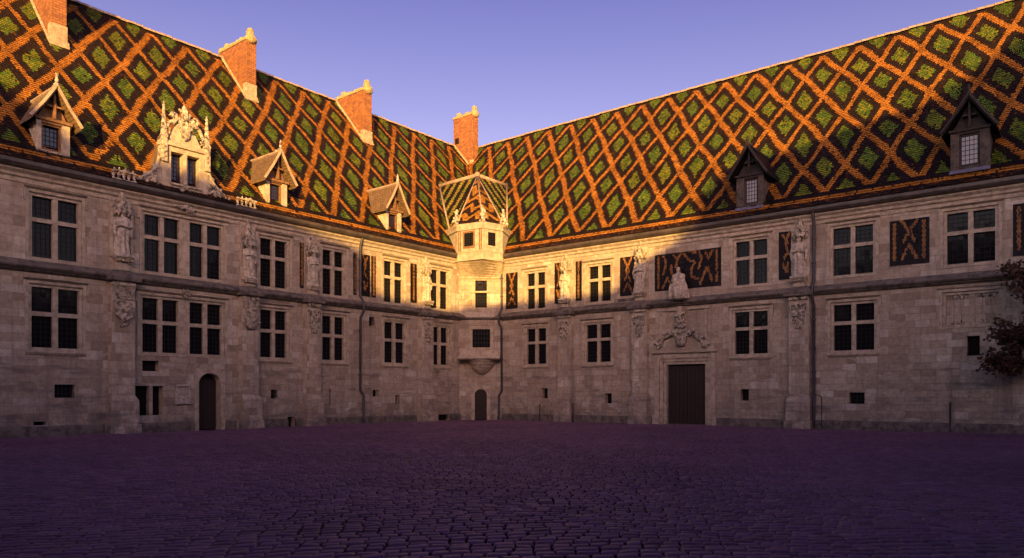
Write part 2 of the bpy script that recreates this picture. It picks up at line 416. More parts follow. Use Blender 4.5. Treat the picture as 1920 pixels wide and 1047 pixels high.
# ------------------------------------------------------------------ wall pieces
def wall_sheet(mb, holes, u0, u1, z0, z1, n=0, m=0):
    us = sorted({u0, u1, *[h[0] for h in holes], *[h[1] for h in holes]}); zs = sorted({z0, z1, *[h[2] for h in holes], *[h[3] for h in holes]})
    us = [x for x in us if u0 <= x <= u1]; zs = [x for x in zs if z0 <= x <= z1]
    for j in range(len(zs)-1):
        zc = (zs[j]+zs[j+1])/2; run = None
        for i in range(len(us)-1):
            uc = (us[i]+us[i+1])/2
            solid = not any(h[0] < uc < h[1] and h[2] < zc < h[3] for h in holes)
            if solid and run is None: run = us[i]
            if (not solid or i == len(us)-2) and run is not None:
                e = us[i+1] if solid else us[i]
                mb.quad((run, n, zs[j]), (e, n, zs[j]), (e, n, zs[j+1]), (run, n, zs[j+1]), m=m); run = None
def ring(mb, o, i, n0, n1, m=0):
    """rectangular ring o=(u0,u1,z0,z1) outer, i inner, from depth n0 to n1 (four butted bars)"""
    mb.box(o[0], i[0], n0, n1, o[2], o[3], m); mb.box(i[1], o[1], n0, n1, o[2], o[3], m)
    mb.box(i[0], i[1], n0, n1, i[3], o[3], m); mb.box(i[0], i[1], n0, n1, o[2], i[2], m)
def glaze(mb, u0, u1, z0, z1, n, rg, cu=.20, cz=.215):
    nu = max(1, round((u1-u0)/cu)); nz = max(1, round((z1-z0)/cz)); du, dz = (u1-u0)/nu, (z1-z0)/nz
    for i in range(nu):
        for j in range(nz):
            a, b, c, d = u0+i*du, u0+(i+1)*du, z0+j*dz, z0+(j+1)*dz
            tu, tz = rg.gauss(0, .0005), rg.gauss(0, .0005)     # every quarry sits a little askew
            mb.quad((a, n-tu-tz, c), (b, n+tu-tz, c), (b, n+tu+tz, d), (a, n-tu+tz, d), m=0)
    t = .011
    for i in range(1, nu): mb.box(u0+i*du-t, u0+i*du+t, n-.01, n+.018, z0, z1, 1)
    for j in range(1, nz): mb.box(u0, u1, n-.01, n+.021, z0+j*dz-t, z0+j*dz+t, 1)
    e = .03
    mb.box(u0, u0+e, n-.01, n+.026, z0, z1, 1); mb.box(u1-e, u1, n-.01, n+.026, z0, z1, 1)
    mb.box(u0+e, u1-e, n-.01, n+.026, z0, z0+e, 1); mb.box(u0+e, u1-e, n-.01, n+.026, z1-e, z1, 1)
def cross_window(fr, parent, u0, u1, z0, z1, zt, sill, seed, mull=.20, hood=True, groups=None, lugs=.12):
    """stone mullioned and transomed window; returns its hole in the wall"""
    rg = random.Random(seed)
    if groups is None: groups = [(u0, u1)]
    O = (u0-.26, u1+.26, z0-.16, z1+.26)
    f = MB(fr)
    i1 = (u0-.13, u1+.13, z0-.08, z1+.13)
    ring(f, O, i1, -.30, .035); ring(f, i1, (u0, u1, z0, z1), -.32, -.06)
    gz = MB(fr)
    for k, (a, b) in enumerate(groups):
        if k: f.box(groups[k-1][1], a, -.32, -.03, z0, z1)
        c = (a+b)/2; h = mull/2
        f.box(c-h, c+h, -.30, -.085, z0, z1)
        for x0, x1 in ((a, c-h), (c+h, b)):
            f.box(x0, x1, -.30, -.09, zt-.085, zt+.085)
            glaze(gz, x0, x1, z0, zt-.085, -.255, rg); glaze(gz, x0, x1, zt+.085, z1, -.255, rg)
    if hood:
        f.extrude([(.0, O[3]), (.10, O[3]+.02), (.18, O[3]+.07), (0, O[3]+.14)], O[0]-.05, O[1]+.05)
        f.box(O[0]-.07, O[0]-.005, 0, .075, O[3]-lugs*4, O[3]-.003); f.box(O[1]+.005, O[1]+.07, 0, .075, O[3]-lugs*4, O[3]-.003)
    o = f.build('window', M_DRESS, parent)
    gz.build('glazing', [M_GLASS, M_CAME], o, recalc=False)
    if sill:
        s = MB(fr); s.extrude([(-.02, z0-.163), (.09, z0-.163), (.12, z0-.20), (.05, z0-.30), (0, z0-.31)], O[0]+.02, O[1]-.02); s.build('sill', M_DRESS, o)
    return O
def vent(fr, parent, u0, u1, z0, z1, bars=False, depth=.35, name='vent_opening'):
    b = MB(fr)
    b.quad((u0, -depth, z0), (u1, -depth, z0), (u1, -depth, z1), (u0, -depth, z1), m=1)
    b.quad((u0, 0, z0), (u0, -depth, z0), (u0, -depth, z1), (u0, 0, z1)); b.quad((u1, 0, z0), (u1, -depth, z0), (u1, -depth, z1), (u1, 0, z1))
    b.quad((u0, 0, z0), (u1, 0, z0), (u1, -depth, z0), (u0, -depth, z0)); b.quad((u0, 0, z1), (u1, 0, z1), (u1, -depth, z1), (u0, -depth, z1))
    o = b.build(name, [M_DRESS, M_DARK], parent, recalc=False)
    if bars:
        g = MB(fr); k = max(2, round((u1-u0)/.16)); kz = max(2, round((z1-z0)/.16))
        for i in range(1, k): x = lerp(u0, u1, i/k); g.box(x-.012, x+.012, -.10, -.075, z0, z1)
        for i in range(1, kz): z = lerp(z0, z1, i/kz); g.box(u0, u1, -.105, -.07, z-.012, z+.012)
        g.build('grille', M_IRON, o)
    return (u0, u1, z0, z1)
def arch_pts(u0, u1, zs, rise, k=10): return [(lerp((u0+u1)/2, u1, math.cos(math.pi*i/k)), zs + rise*math.sin(math.pi*i/k)) for i in range(k+1)]
def arched_door(fr, parent, u0, u1, z1, rise, leafmat, depth=.4):
    d = MB(fr); g = .22; O = (u0-g, u1+g, 0, z1+g); arc = arch_pts(u0, u1, z1-rise, rise)
    poly_l = [(O[0], 0), (u0, 0)] + arc[::-1][:6] + [((u0+u1)/2, O[3]), (O[0], O[3])]
    poly_r = [(O[1], 0), (u1, 0)] + arc[:6] + [((u0+u1)/2, O[3]), (O[1], O[3])]
    d.prism(poly_l, -depth, .03); d.prism(poly_r, -depth, .03)
    o = d.build('doorway', M_DRESS, parent)
    lf = MB(fr); lf.prism([(u0-.03, .02), (u1+.03, .02), (u1+.03, z1+.05), (u0-.03, z1+.05)], -depth-.04, -depth+.10)
    k = max(3, round((u1-u0)/.22))
    for i in range(k): a, b = lerp(u0, u1, i/k), lerp(u0, u1, (i+1)/k); lf.box(a+.008, b-.008, -depth+.10, -depth+.118, .03, z1+.03)
    lf.build('door_leaf', leafmat, o); return O
def tile_panel(fr, parent, u0, u1, z0, z1, motif, seed):
    b = MB(fr); b.box(u0, u1, -.03, .008, z0, z1)
    pan = b.build('tile_panel', M_TB, parent)
    def cf(x, y, rg):
        a, t = (x-u0)/(u1-u0), y/(z1-z0); return 0 if motif(a, t, x-u0, y, u1-u0, z1-z0) and rg.random() < .96 else 1
    s = tile_object('wall_tiles', pan, [dict(O=fr(0, .012, z0), U=(*fr.al, 0), V=(0, 0, 1), Nn=(*fr.no, 0), polys=[[(u0+.01, .01), (u1-.01, .01), (u1-.01, z1-z0-.01), (u0+.01, z1-z0-.01)]], colorf=cf, row=.11, tw=.055, seed=seed)], [M_TOC] + TMATS[1:])
    return s
def seg(px, py, ax, ay, bx, by):
    vx, vy = bx-ax, by-ay; t = max(0, min(1, ((px-ax)*vx+(py-ay)*vy)/(vx*vx+vy*vy))); return math.hypot(px-ax-t*vx, py-ay-t*vy)
def mot_lines(L, wd=.085):
    return lambda a, t, x, y, W, H: any(seg(x, y, p[0]*W, p[1]*H, p[2]*W, p[3]*H) < wd for p in L)
M_X = mot_lines([(.25,.95,.62,.6),(.78,.95,.4,.62),(.4,.62,.7,.35),(.62,.6,.35,.4),(.5,.3,.25,.08),(.5,.3,.8,.08)], .06)
M_BAR = mot_lines([(.5,.05,.5,.95)], .065)
M_IXI = mot_lines([(.13,.12,.13,.9),(.87,.12,.87,.9),(.3,.95,.5,.72),(.7,.95,.5,.72),(.5,.72,.36,.5),(.5,.72,.62,.5),(.5,.4,.32,.12),(.5,.4,.68,.12)], .065)
M_ZIG = mot_lines([(.3,.93,.7,.72),(.8,.95,.55,.75),(.55,.72,.75,.52),(.7,.55,.4,.4),(.35,.3,.6,.12),(.75,.3,.6,.12)], .06)
M_BIG = mot_lines([(.06,.08,.06,.92),(.94,.1,.94,.92),(.14,.92,.18,.7),(.18,.7,.14,.45),(.20,.32,.13,.05),(.20,.32,.27,.05),(.27,.62,.25,.5),(.25,.5,.34,.24),
    (.30,.9,.36,.78),(.42,.95,.36,.78),(.36,.78,.33,.6),(.33,.6,.41,.44),(.46,.92,.52,.74),(.52,.74,.62,.66),(.62,.66,.57,.5),(.57,.5,.57,.3),(.57,.3,.66,.2),(.54,.95,.64,.93),
    (.68,.95,.72,.72),(.72,.72,.68,.5),(.78,.88,.82,.72),(.88,.92,.82,.72),(.80,.5,.70,.08),(.80,.5,.88,.1)], .07)

# ------------------------------------------------------------------ stone carving
def foliage(mb, c, hw, hh, count, rg, n0=.05, depth=.22, size=.10, shape=None):
    for i in range(count):
        for _ in range(20):
            x, z = rg.uniform(-1, 1), rg.uniform(-1, 1)
            if (shape(x, z) if shape else x*x + z*z < 1): break
        d = n0 + depth*(1-.6*(x*x+z*z))*rg.uniform(.4, 1)
        s = size*rg.uniform(.6, 1.3)
        mb.blob((c[0]+x*hw, d, c[1]+z*hh), (s*1.5, s*.7, s*.6), 6, rg.uniform(0, math.pi))
        if rg.random() < .5: mb.blob((c[0]+x*hw+rg.uniform(-s, s), d+s*.6, c[1]+z*hh+rg.uniform(-s, s)), (s*.5, s*.5, s*.5), 5)
def robe(fr, u, n, z, h, seed, label, group, seated=False, cat='statue'):
    """a weathered stone figure in a long pleated robe, one continuous surface"""
    rg = random.Random(seed); b = MB(fr); k = 40; vs = []; fs = []
    if seated:
        prof = [(0,.30,.26,0),(.12,.31,.30,.02),(.30,.27,.30,.05),(.42,.25,.26,.05),(.50,.20,.17,-.02),(.62,.19,.14,-.04),(.74,.21,.13,-.04),(.80,.13,.10,-.03),(.83,.055,.06,-.02),(.86,.05,.055,-.02)]
    else:
        prof = [(0,.17,.13,0),(.06,.165,.125,0),(.22,.145,.11,0),(.40,.135,.105,.01),(.52,.145,.105,.015),(.62,.13,.095,0),(.74,.145,.095,0),(.81,.165,.085,0),(.845,.10,.07,0),(.86,.05,.05,0),(.88,.045,.05,.005)]
    ph = rg.random()*6
    for t, rx, ry, oy in prof:
        for j in range(k):
            a = 2*math.pi*j/k; fold = 1 + (.17*math.sin(a*8 + ph + t*3.0) if t < .6 else .06*math.sin(a*7+ph))
            vs.append((u + rx*h*math.cos(a)*fold + .02*h*math.sin(t*4+ph), n + (ry*math.sin(a)*fold + oy)*h, z + t*h))
    for i in range(len(prof)-1):
        for j in range(k): fs.append((i*k+j, i*k+(j+1) % k, (i+1)*k+(j+1) % k, (i+1)*k+j))
    fs += [tuple(range(k)), tuple(range((len(prof)-1)*k, len(prof)*k))]; b.add(vs, fs)
    hx, hn, hz = u + .02*h*math.sin(3.5+ph), n + (.02 if not seated else .0)*h, z + .935*h
    b.blob((hx, hn, hz), (.053*h, .062*h, .075*h), 12); b.blob((hx, hn-.018*h, hz+.02*h), (.063*h, .06*h, .065*h), 10)   # head, hair
    b.blob((hx, hn+.062*h, hz-.005*h), (.010*h, .018*h, .018*h), 6); b.blob((hx, hn+.045*h, hz-.05*h), (.03*h, .03*h, .03*h), 6)
    sh = .80 if not seated else .77; el = .60; 
    for s in (-1, 1):
        p0 = (u + s*.145*h, n-.005*h, z+sh*h); p1 = (u + s*.185*h, n+.03*h, z+(el+.02*rg.random())*h)
        p2 = (u + s*(.05+.05*rg.random())*h, n+.125*h, z+(.62+.06*rg.random())*h)
        b.tube([p0, p1, p2], [.05*h, .045*h, .03*h], 8); b.blob(p2, (.028*h, .028*h, .03*h), 6)
        b.tube([p1, (p1[0]-s*.02*h, p1[1]+.02*h, p1[2]-.2*h)], [.05*h, .02*h], 7)          # hanging sleeve
    if seated: b.blob((u-.05*h, n+.2*h, z+.52*h), (.07*h, .07*h, .13*h), 9); b.blob((u-.06*h, n+.2*h, z+.68*h), (.045*h, .045*h, .05*h), 9)
    else: b.box(u-.055*h, u+.055*h, n+.115*h, n+.15*h, z+.62*h, z+.72*h)
    b.box(u-.19*h, u+.19*h, n-.15*h, n+.16*h, z-.03*h, z+.02*h)
    o = b.build('statue', M_STATUE, None, loc=fr(u, n, z), remesh=.018, disp=.022, smooth=True)
    return tag(o, label, cat, group)
def buttress(fr, parent, uc, hw, seed, canopy_top, ped_top, corb_bot, style=0, niche=False):
    rg = random.Random(seed)
    b = MB(fr)
    b.taper(uc, (hw+.16, -.05, .62), (hw+.16, -.05, .60), 0, .42); b.taper(uc, (hw+.10, -.05, .55), (hw+.09, -.05, .53), .42, 1.45)
    b.taper(uc, (hw+.09, -.05, .53), (hw, -.05, .34), 1.45, 1.68); b.box(uc-hw, uc+hw, -.05, .34, 1.68, 6.58)
    b.box(uc-hw*.92, uc+hw*.92, -.05, .10, 7.08, 10.16)
    o = b.build('buttress', M_BUT, parent, bevel=.015)
    # weathered cap of the string course over it
    c = MB(fr); c.taper(uc, (hw+.17, 0, .60), (hw+.19, 0, .64), 6.60, 6.80); c.taper(uc, (hw+.19, 0, .64), (hw*.8, 0, .25), 6.80, 7.10)
    c.build('buttress_cap', M_DIRTY, o, bevel=.02)
    # carved corbel hanging below the string course
    k = MB(fr); zc = (6.5+corb_bot)/2
    k.box(uc-hw*.95, uc+hw*.95, .30, .46, 6.42, 6.597)
    if style == 0:        # coat of arms under a plume
        for i in range(-3, 4): k.tube([(uc+i*.09, .36, 5.95), (uc+i*.12, .46, 6.2), (uc+i*.135, .52, 6.42)], [.05, .055, .03], 6)
        k.prism([(uc-.42, 5.75), (uc-.36, 5.15), (uc-.15, 4.92), (uc, 4.82), (uc+.15, 4.92), (uc+.36, 5.15), (uc+.42, 5.75), (uc, 5.68)], .30, .52)
        k.tube([(uc-.42, .5, 5.75), (uc-.36, .5, 5.15), (uc, .5, 4.85), (uc+.36, .5, 5.15), (uc+.42, .5, 5.75), (uc, .5, 5.7), (uc-.42, .5, 5.75)], .05, 6)
        foliage(k, (uc, 5.3), .3, .3, 26, rg, .45, .12, .07); foliage(k, (uc, 4.8), .16, .18, 8, rg, .3, .12, .07)
        k.box(uc-.62, uc+.3, .33, .39, 5.83, 5.90)
    elif style == 1:      # round leafy boss
        for i in range(-3, 4): k.tube([(uc+i*.08, .36, 5.9), (uc+i*.11, .45, 6.15), (uc+i*.125, .5, 6.42)], [.05, .05, .03], 6)
        k.blob((uc, .38, 5.45), (.36, .22, .42), 10); foliage(k, (uc, 5.45), .42, .46, 46, rg, .36, .26, .075)
        k.taper(uc, (.2, .2, .46), (.26, .2, .5), corb_bot, corb_bot+.25)
    else:                 # tiers of small tracery
        for i, (z, ww) in enumerate(((6.2, .42), (5.85, .37), (5.5, .30), (5.25, .22))):
            if z < corb_bot: continue
            k.box(uc-ww, uc+ww, .30, .44-.02*i, z-.05, z+.03); q = max(3, int(ww/.085))
            for j in range(q): x = lerp(uc-ww+.05, uc+ww-.05, j/(q-1)); k.tube([(x, .4, z-.22), (x, .47-.02*i, z-.08)], [.02, .045], 6); k.blob((x, .43, z-.2), (.05, .05, .05), 6)
            k.box(uc-ww*.85, uc+ww*.85, .28, .36, z-.3, z-.05)
        foliage(k, (uc, 5.6), .3, .45, 24, rg, .34, .12, .05)
    k.build('corbel', M_CARVE, o, remesh=.026, disp=.04, smooth=True)
    # pedestal and console for the statue
    p = MB(fr); p.taper(uc, (.28, .0, .34), (.24, 0, .30), 7.085, ped_top-.22); p.taper(uc, (.26, 0, .32), (.36, 0, .46), ped_top-.22, ped_top-.08); p.box(uc-.38, uc+.38, 0, .48, ped_top-.08, ped_top)
    for j in range(6): x = uc-.32+.128*j; p.blob((x, .44, ped_top-.15), (.055, .06, .06), 6)
    if niche:
        p.box(uc-.48, uc-.36, .0, .22, ped_top, 9.7); p.box(uc+.36, uc+.48, .0, .22, ped_top, 9.7)
    p.build('pedestal', M_DRESS, o, bevel=.012)
    # crocketed canopy
    q = MB(fr); cb = canopy_top - 1.05 if style != 1 else canopy_top - 1.35
    q.lathe((uc, .14), [(.0, canopy_top), (.035, canopy_top-.06), (.06, canopy_top-.25), (.12, canopy_top-.5), (.20, cb+.34), (.24, cb+.12), (.22, cb), (.0, cb+.05)], 8)
    for t in np.linspace(.05, .8, 6):                # crockets climbing the spirelet
        z = lerp(canopy_top-.12, cb+.4, t); r = lerp(.05, .19, t)
        for j in range(5):
            a = math.pi*j/4; q.blob((uc+r*math.cos(a), .14+r*math.sin(a), z), (.04, .04, .05), 6)
    for (dx, dn, w_) in ((-.30, .14, .13), (0, .40, .17), (.30, .14, .13), (-.2, .33, .13), (.2, .33, .13)):   # little gables round its foot
        x, y = uc+dx, dn
        q.prism([(x-w_, cb-.06), (x+w_, cb-.06), (x+w_*.9, cb+.10), (x, cb+.42), (x-w_*.9, cb+.10)], y-.045, y+.05)
        q.blob((x, y, cb+.45), (.045, .045, .07), 6)
        for e in (-.6, .6): q.blob((x+w_*e, y+.04, cb+.25), (.04, .04, .05), 6)
        q.blob((x, y, cb-.10), (.05, .05, .09), 6)
    if style == 1: foliage(q, (uc, cb), .36, .5, 40, rg, .12, .3, .065)
    q.blob((uc, .12, canopy_top+.03), (.06, .06, .08), 7)
    q.build('canopy', M_CARVE, o, remesh=.026, disp=.038, smooth=True)
    return o
def drainpipe(fr, parent, u, top, n=.17, jog=None, wait=True):
    p = MB(fr)
    path = [(u, .38, top+.25), (u, .30, top), (u, n, top-.35), (u, n, 7.35), (u, n+.30, 6.98), (u, n+.30, 6.45), (u, n+.02, 6.1), (u, n, 1.95)]
    path += [(u-.02, n, 1.9), (u-.16, n+.10, 1.62), (u-.16, n+.10, .35), (u-.14, n+.22, .08)] if jog else [(u, n, 1.5), (u, n, .6), (u, n+.1, .12)]
    p.tube(path, .075, 9)
    for z in (9.4, 8.2, 5.4, 4.0, 2.8): p.lathe((u, n), [(.076, z-.05), (.105, z-.04), (.105, z+.04), (.076, z+.05)], 9)
    return p.build('drainpipe', M_PIPE, parent, smooth=True)

STR = [(-.05, 7.10), (.02, 7.10), (.34, 6.90), (.37, 6.82), (.30, 6.74), (.20, 6.72), (.17, 6.66), (.08, 6.62), (-.05, 6.58)]
CORN = [(-.05, 10.12), (.05, 10.12), (.07, 10.28), (.16, 10.34), (.18, 10.44), (.30, 10.54), (.32, 10.60), (-.05, 10.60)]
GUT = [(.0, 10.603), (.30, 10.603), (.46, 10.66), (.54, 10.76), (.555, 10.90), (.50, 10.90), (.30, 10.86), (.0, 10.86)]
def shell(fr, parent, holes, ustart):
    m = MB(fr); wall_sheet(m, holes, ustart, LEN, 0, 10.9)
    m.quad((LEN, 0, 0), (LEN, -20, 0), (LEN, -20, 10.95), (LEN, 0, 10.9)); m.quad((-20, -20, 0), (LEN, -20, 0), (LEN, -20, 10.95), (-20, -20, 10.95))
    # plinth course, slightly proud and broken by the openings that reach down to it
    o = m.build('wall', M_WALL, parent, recalc=False)
    low = sorted([h for h in holes if h[2] < .4]); x = ustart
    pl = MB(fr)
    for h in low + [(LEN, LEN, 0, 0)]:
        if h[0]-x > .1: pl.extrude([(-.02, 0), (.10, 0), (.09, .34), (.05, .42), (-.02, .45)], x, h[0])
        x = h[1]
    pl.build('plinth', M_DIRTY, o)
    s = MB(fr); s.extrude(STR, ustart-.1, LEN); s.build('string_course', M_DIRTY, parent)
    c = MB(fr); c.extrude(CORN, ustart-.3, LEN); c.build('cornice', M_DRESS, parent)
    g = MB(fr); g.extrude(GUT, ustart-.35, LEN); g.build('gutter', M_GUTTER, parent)
    return o
def chimney(fr, parent, u0, u1, nf, nb, ztop, seed, base=.9, soot=False):
    rg = random.Random(seed); b = MB(fr); zf = roof_z(nf)-.3
    b.box(u0, u1, nb, nf, zf, ztop)
    o = b.build('chimney', M_BRICK, parent, bevel=.012)
    # stone foot and the raking stone flashing up both flanks
    s = MB(fr); g = .035
    s.box(u0-g, u1+g, nf-.32, nf+g, zf, roof_z(nf)+base)
    for a, bb in ((u0-.12, u0-g-.002), (u1+g+.002, u1+.12)):
        pts = [(nf+.02, roof_z(nf)-.15), (nf+.02, roof_z(nf)+.22), (nf-.25, roof_z(nf-.25)+.20), (RN1+.1, roof_z(RN1+.1)+.24), (nb, roof_z(RN1)+.28 - .5*max(0, RN1-nb)), (nb, RZ1-.6-.7*max(0, RN1-nb)), (RN1, RZ1-.3)]
        s.extrude(pts, a, bb)
    s.box(u0-.10, u1+.10, nf-.1, nf+.14, roof_z(nf)-.12, roof_z(nf)+.02)
    s.build('chimney_foot', M_FOOT, o, bevel=.015)
    c = MB(fr); uc = (u0+u1)/2
    c.box(u0-.07, u1+.07, nb-.07, nf+.07, ztop, ztop+.12); 
    k = 9
    for i in range(k):                                # lumpy mortared ridge of the cap
        n = lerp(nb, nf, i/(k-1)); h = .28 + .06*math.sin(i*2.1+seed) ; c.blob((uc+rg.uniform(-.04,.04), n, ztop+.14), ((u1-u0)*.5+.05, .26, h), 8)
    for n, h in ((nb+.35, .42), (nf-.12, .62)):
        c.taper(uc, (.22, n-.2, n+.2), (.17, n-.15, n+.15), ztop+.1, ztop+h+.1); c.blob((uc, n, ztop+h+.12), (.2, .2, .1), 8)
    c.build('chimney_cap', M_MOSS, o, remesh=.05, disp=.05, smooth=True)
    if soot:
        v = MB(fr); v.box(u1+.001, u1+.025, nb+.2, nb+.62, ztop-2.15, ztop-1.65); v.build('flue_hole', M_DARK, o)
    return o
def dormer(fr, parent, u0, u1, wu0, wu1, wz0, wz1, zb, ze, zp, zfin, seed, dark=False):
    nf = -.22; uc = (u0+u1)/2; rg = random.Random(seed)
    stone, tim, = (M_SHADED if dark else M_DRESS), (M_WOODD if dark else M_WOOD)  # dark: the dormer's shade is painted in through darker materials
    b = MB(fr); nb = lambda z: RN0 - (z-RZ0)/RK
    # front of stone jambs and lintel, side cheeks running back into the roof
    b.box(u0, wu0-.06, nf-.28, nf, zb, ze); b.box(wu1+.06, u1, nf-.28, nf, zb, ze); b.box(wu0-.06, wu1+.06, nf-.28, nf, zb, wz0-.08)
    for a, c in ((u0+.02, u0+.16), (u1-.16, u1-.02)): b.box(a, c, nb(ze)-.3, nf-.28, zb-.4, ze-.02)
    o = b.build('dormer', stone, parent, bevel=.012)
    t = MB(fr); 
    t.box(wu0-.06, wu0, nf-.30, nf-.06, wz0-.08, wz1+.08); t.box(wu1, wu1+.06, nf-.30, nf-.06, wz0-.08, wz1+.08); t.box(wu0, wu1, nf-.30, nf-.06, wz1, wz1+.08); t.box(wu0, wu1, nf-.30, nf-.06, wz0-.08, wz0)
    t.box(wu0-.06, wu1+.06, nf-.28, nf+.02, wz1+.08, ze); t.box(u0-.06, u1+.06, nf-.02, nf+.10, ze-.03, ze+.09)
    t.prism([(u0+.06, ze+.09), (u1-.06, ze+.09), (uc, zp-.16)], nf-.20, nf-.12)       # boarded gable set back
    t.box(uc-.045, uc+.045, nf-.05, nf+.16, ze+.09, zp-.1); t.box(uc-.28, uc+.28, nf-.03, nf+.13, lerp(ze, zp, .42), lerp(ze, zp, .42)+.07)
    t.build('dormer_timber', tim, o)
    gz = MB(fr); glaze(gz, wu0, wu1, wz0, wz1, nf-.10 if dark else nf-.24, rg, .17, .2); gz.build('dormer_glazing', [M_GLASSPALE if dark else M_GLASSB, M_CAME], o, recalc=False)
    # steep gabled roof with overhanging verges
    hw = (u1-u0)/2 + .30; sl = (zp-ze+.10)/hw; nfr = nf + .36
    r = MB(fr); th = .10
    for s in (-1, 1):
        e = (uc+s*hw, ze-.10); zbk_e = nb(e[1])-.1; zbk_p = nb(zp)-.1
        P = [(e[0], nfr, e[1]), (uc, nfr, zp), (uc, zbk_p, zp), (e[0], zbk_e, e[1])]
        Q = [(p[0], p[1], p[2]-th*(1.35 if i in (1, 2) else 1.0)) for i, p in enumerate(P)]
        r.add(P+Q, [(0,1,2,3), (7,6,5,4), (0,4,5,1), (3,2,6,7), (0,3,7,4), (1,5,6,2)])
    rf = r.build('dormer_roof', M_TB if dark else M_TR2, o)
    # tile lines
    for s in (-1, 1):
        pass
    g = MB(fr)
    for s in (-1, 1):
        d = Vector((s*hw, 0, -(zp-ze+.10))).normalized()
        p0, p1 = (uc+s*.01, nfr+.05, zp+.05), (uc+s*(hw+.03), nfr+.05, ze-.10)
        g.tube([p0, ((p0[0]*.5+p1[0]*.5)-s*.02, nfr+.05, (p0[2]+p1[2])/2-.03), p1], .085, 4)
    g.tube([(uc, nfr, zp+.03), (uc, nb(zp)-.1, zp+.03)], .09, 6)
    g.build('verge', M_RIDGE if not dark else M_WOODD, o)
    fn = MB(fr); fn.lathe((uc, nfr-.02), [(.10, zp), (.11, zp+.1), (.06, zp+.18), (.09, zp+.28), (.05, zp+.36), (.075, lerp(zp, zfin, .7)), (.03, lerp(zp, zfin, .85)), (0, zfin)], 8)
    for i in range(4): fn.blob((uc+rg.uniform(-.03,.03), nfr-.04-.1*i, zp+.08+.02*math.sin(i*2)), (.09,.09,.10), 6)
    fn.build('finial', M_CARVE if not dark else M_WOODD, o, remesh=.03, disp=.038, smooth=True)
    sl_ = MB(fr); sl_.taper(uc, (hw-.28, nf-.05, nf+.30), (hw-.28, nf-.05, nf+.03), zb-.12, zb+.10); sl_.build('dormer_sill', M_LEADB, o)
    return o
def mat_shingle():
    n = N('dormer_tiles'); uv = n.uv(); br = n.new('ShaderNodeTexBrick'); pos = n.pos(); n.l(uv, br.inputs['Vector'])
    n.set(br, Color1=(.12,.075,.045,1), Color2=(.20,.12,.06,1), Mortar=(.03,.02,.018,1), Scale=1.0, Mortar_Size=.012, Brick_Width=.16, Row_Height=.13)
    a = n.noise(pos, 4, 5, .7); c = n.mix(br.outputs[0], n.ramp(a, [(.35,(.55,.55,.5)), (.65,(1.1,1.1,1.05))]), .8, 'MULTIPLY')
    n.color(c); n.set(n.p, Roughness=.75); n.bump(br.outputs[1], -.7, .02); return n.m
M_TR2 = mat_shingle()

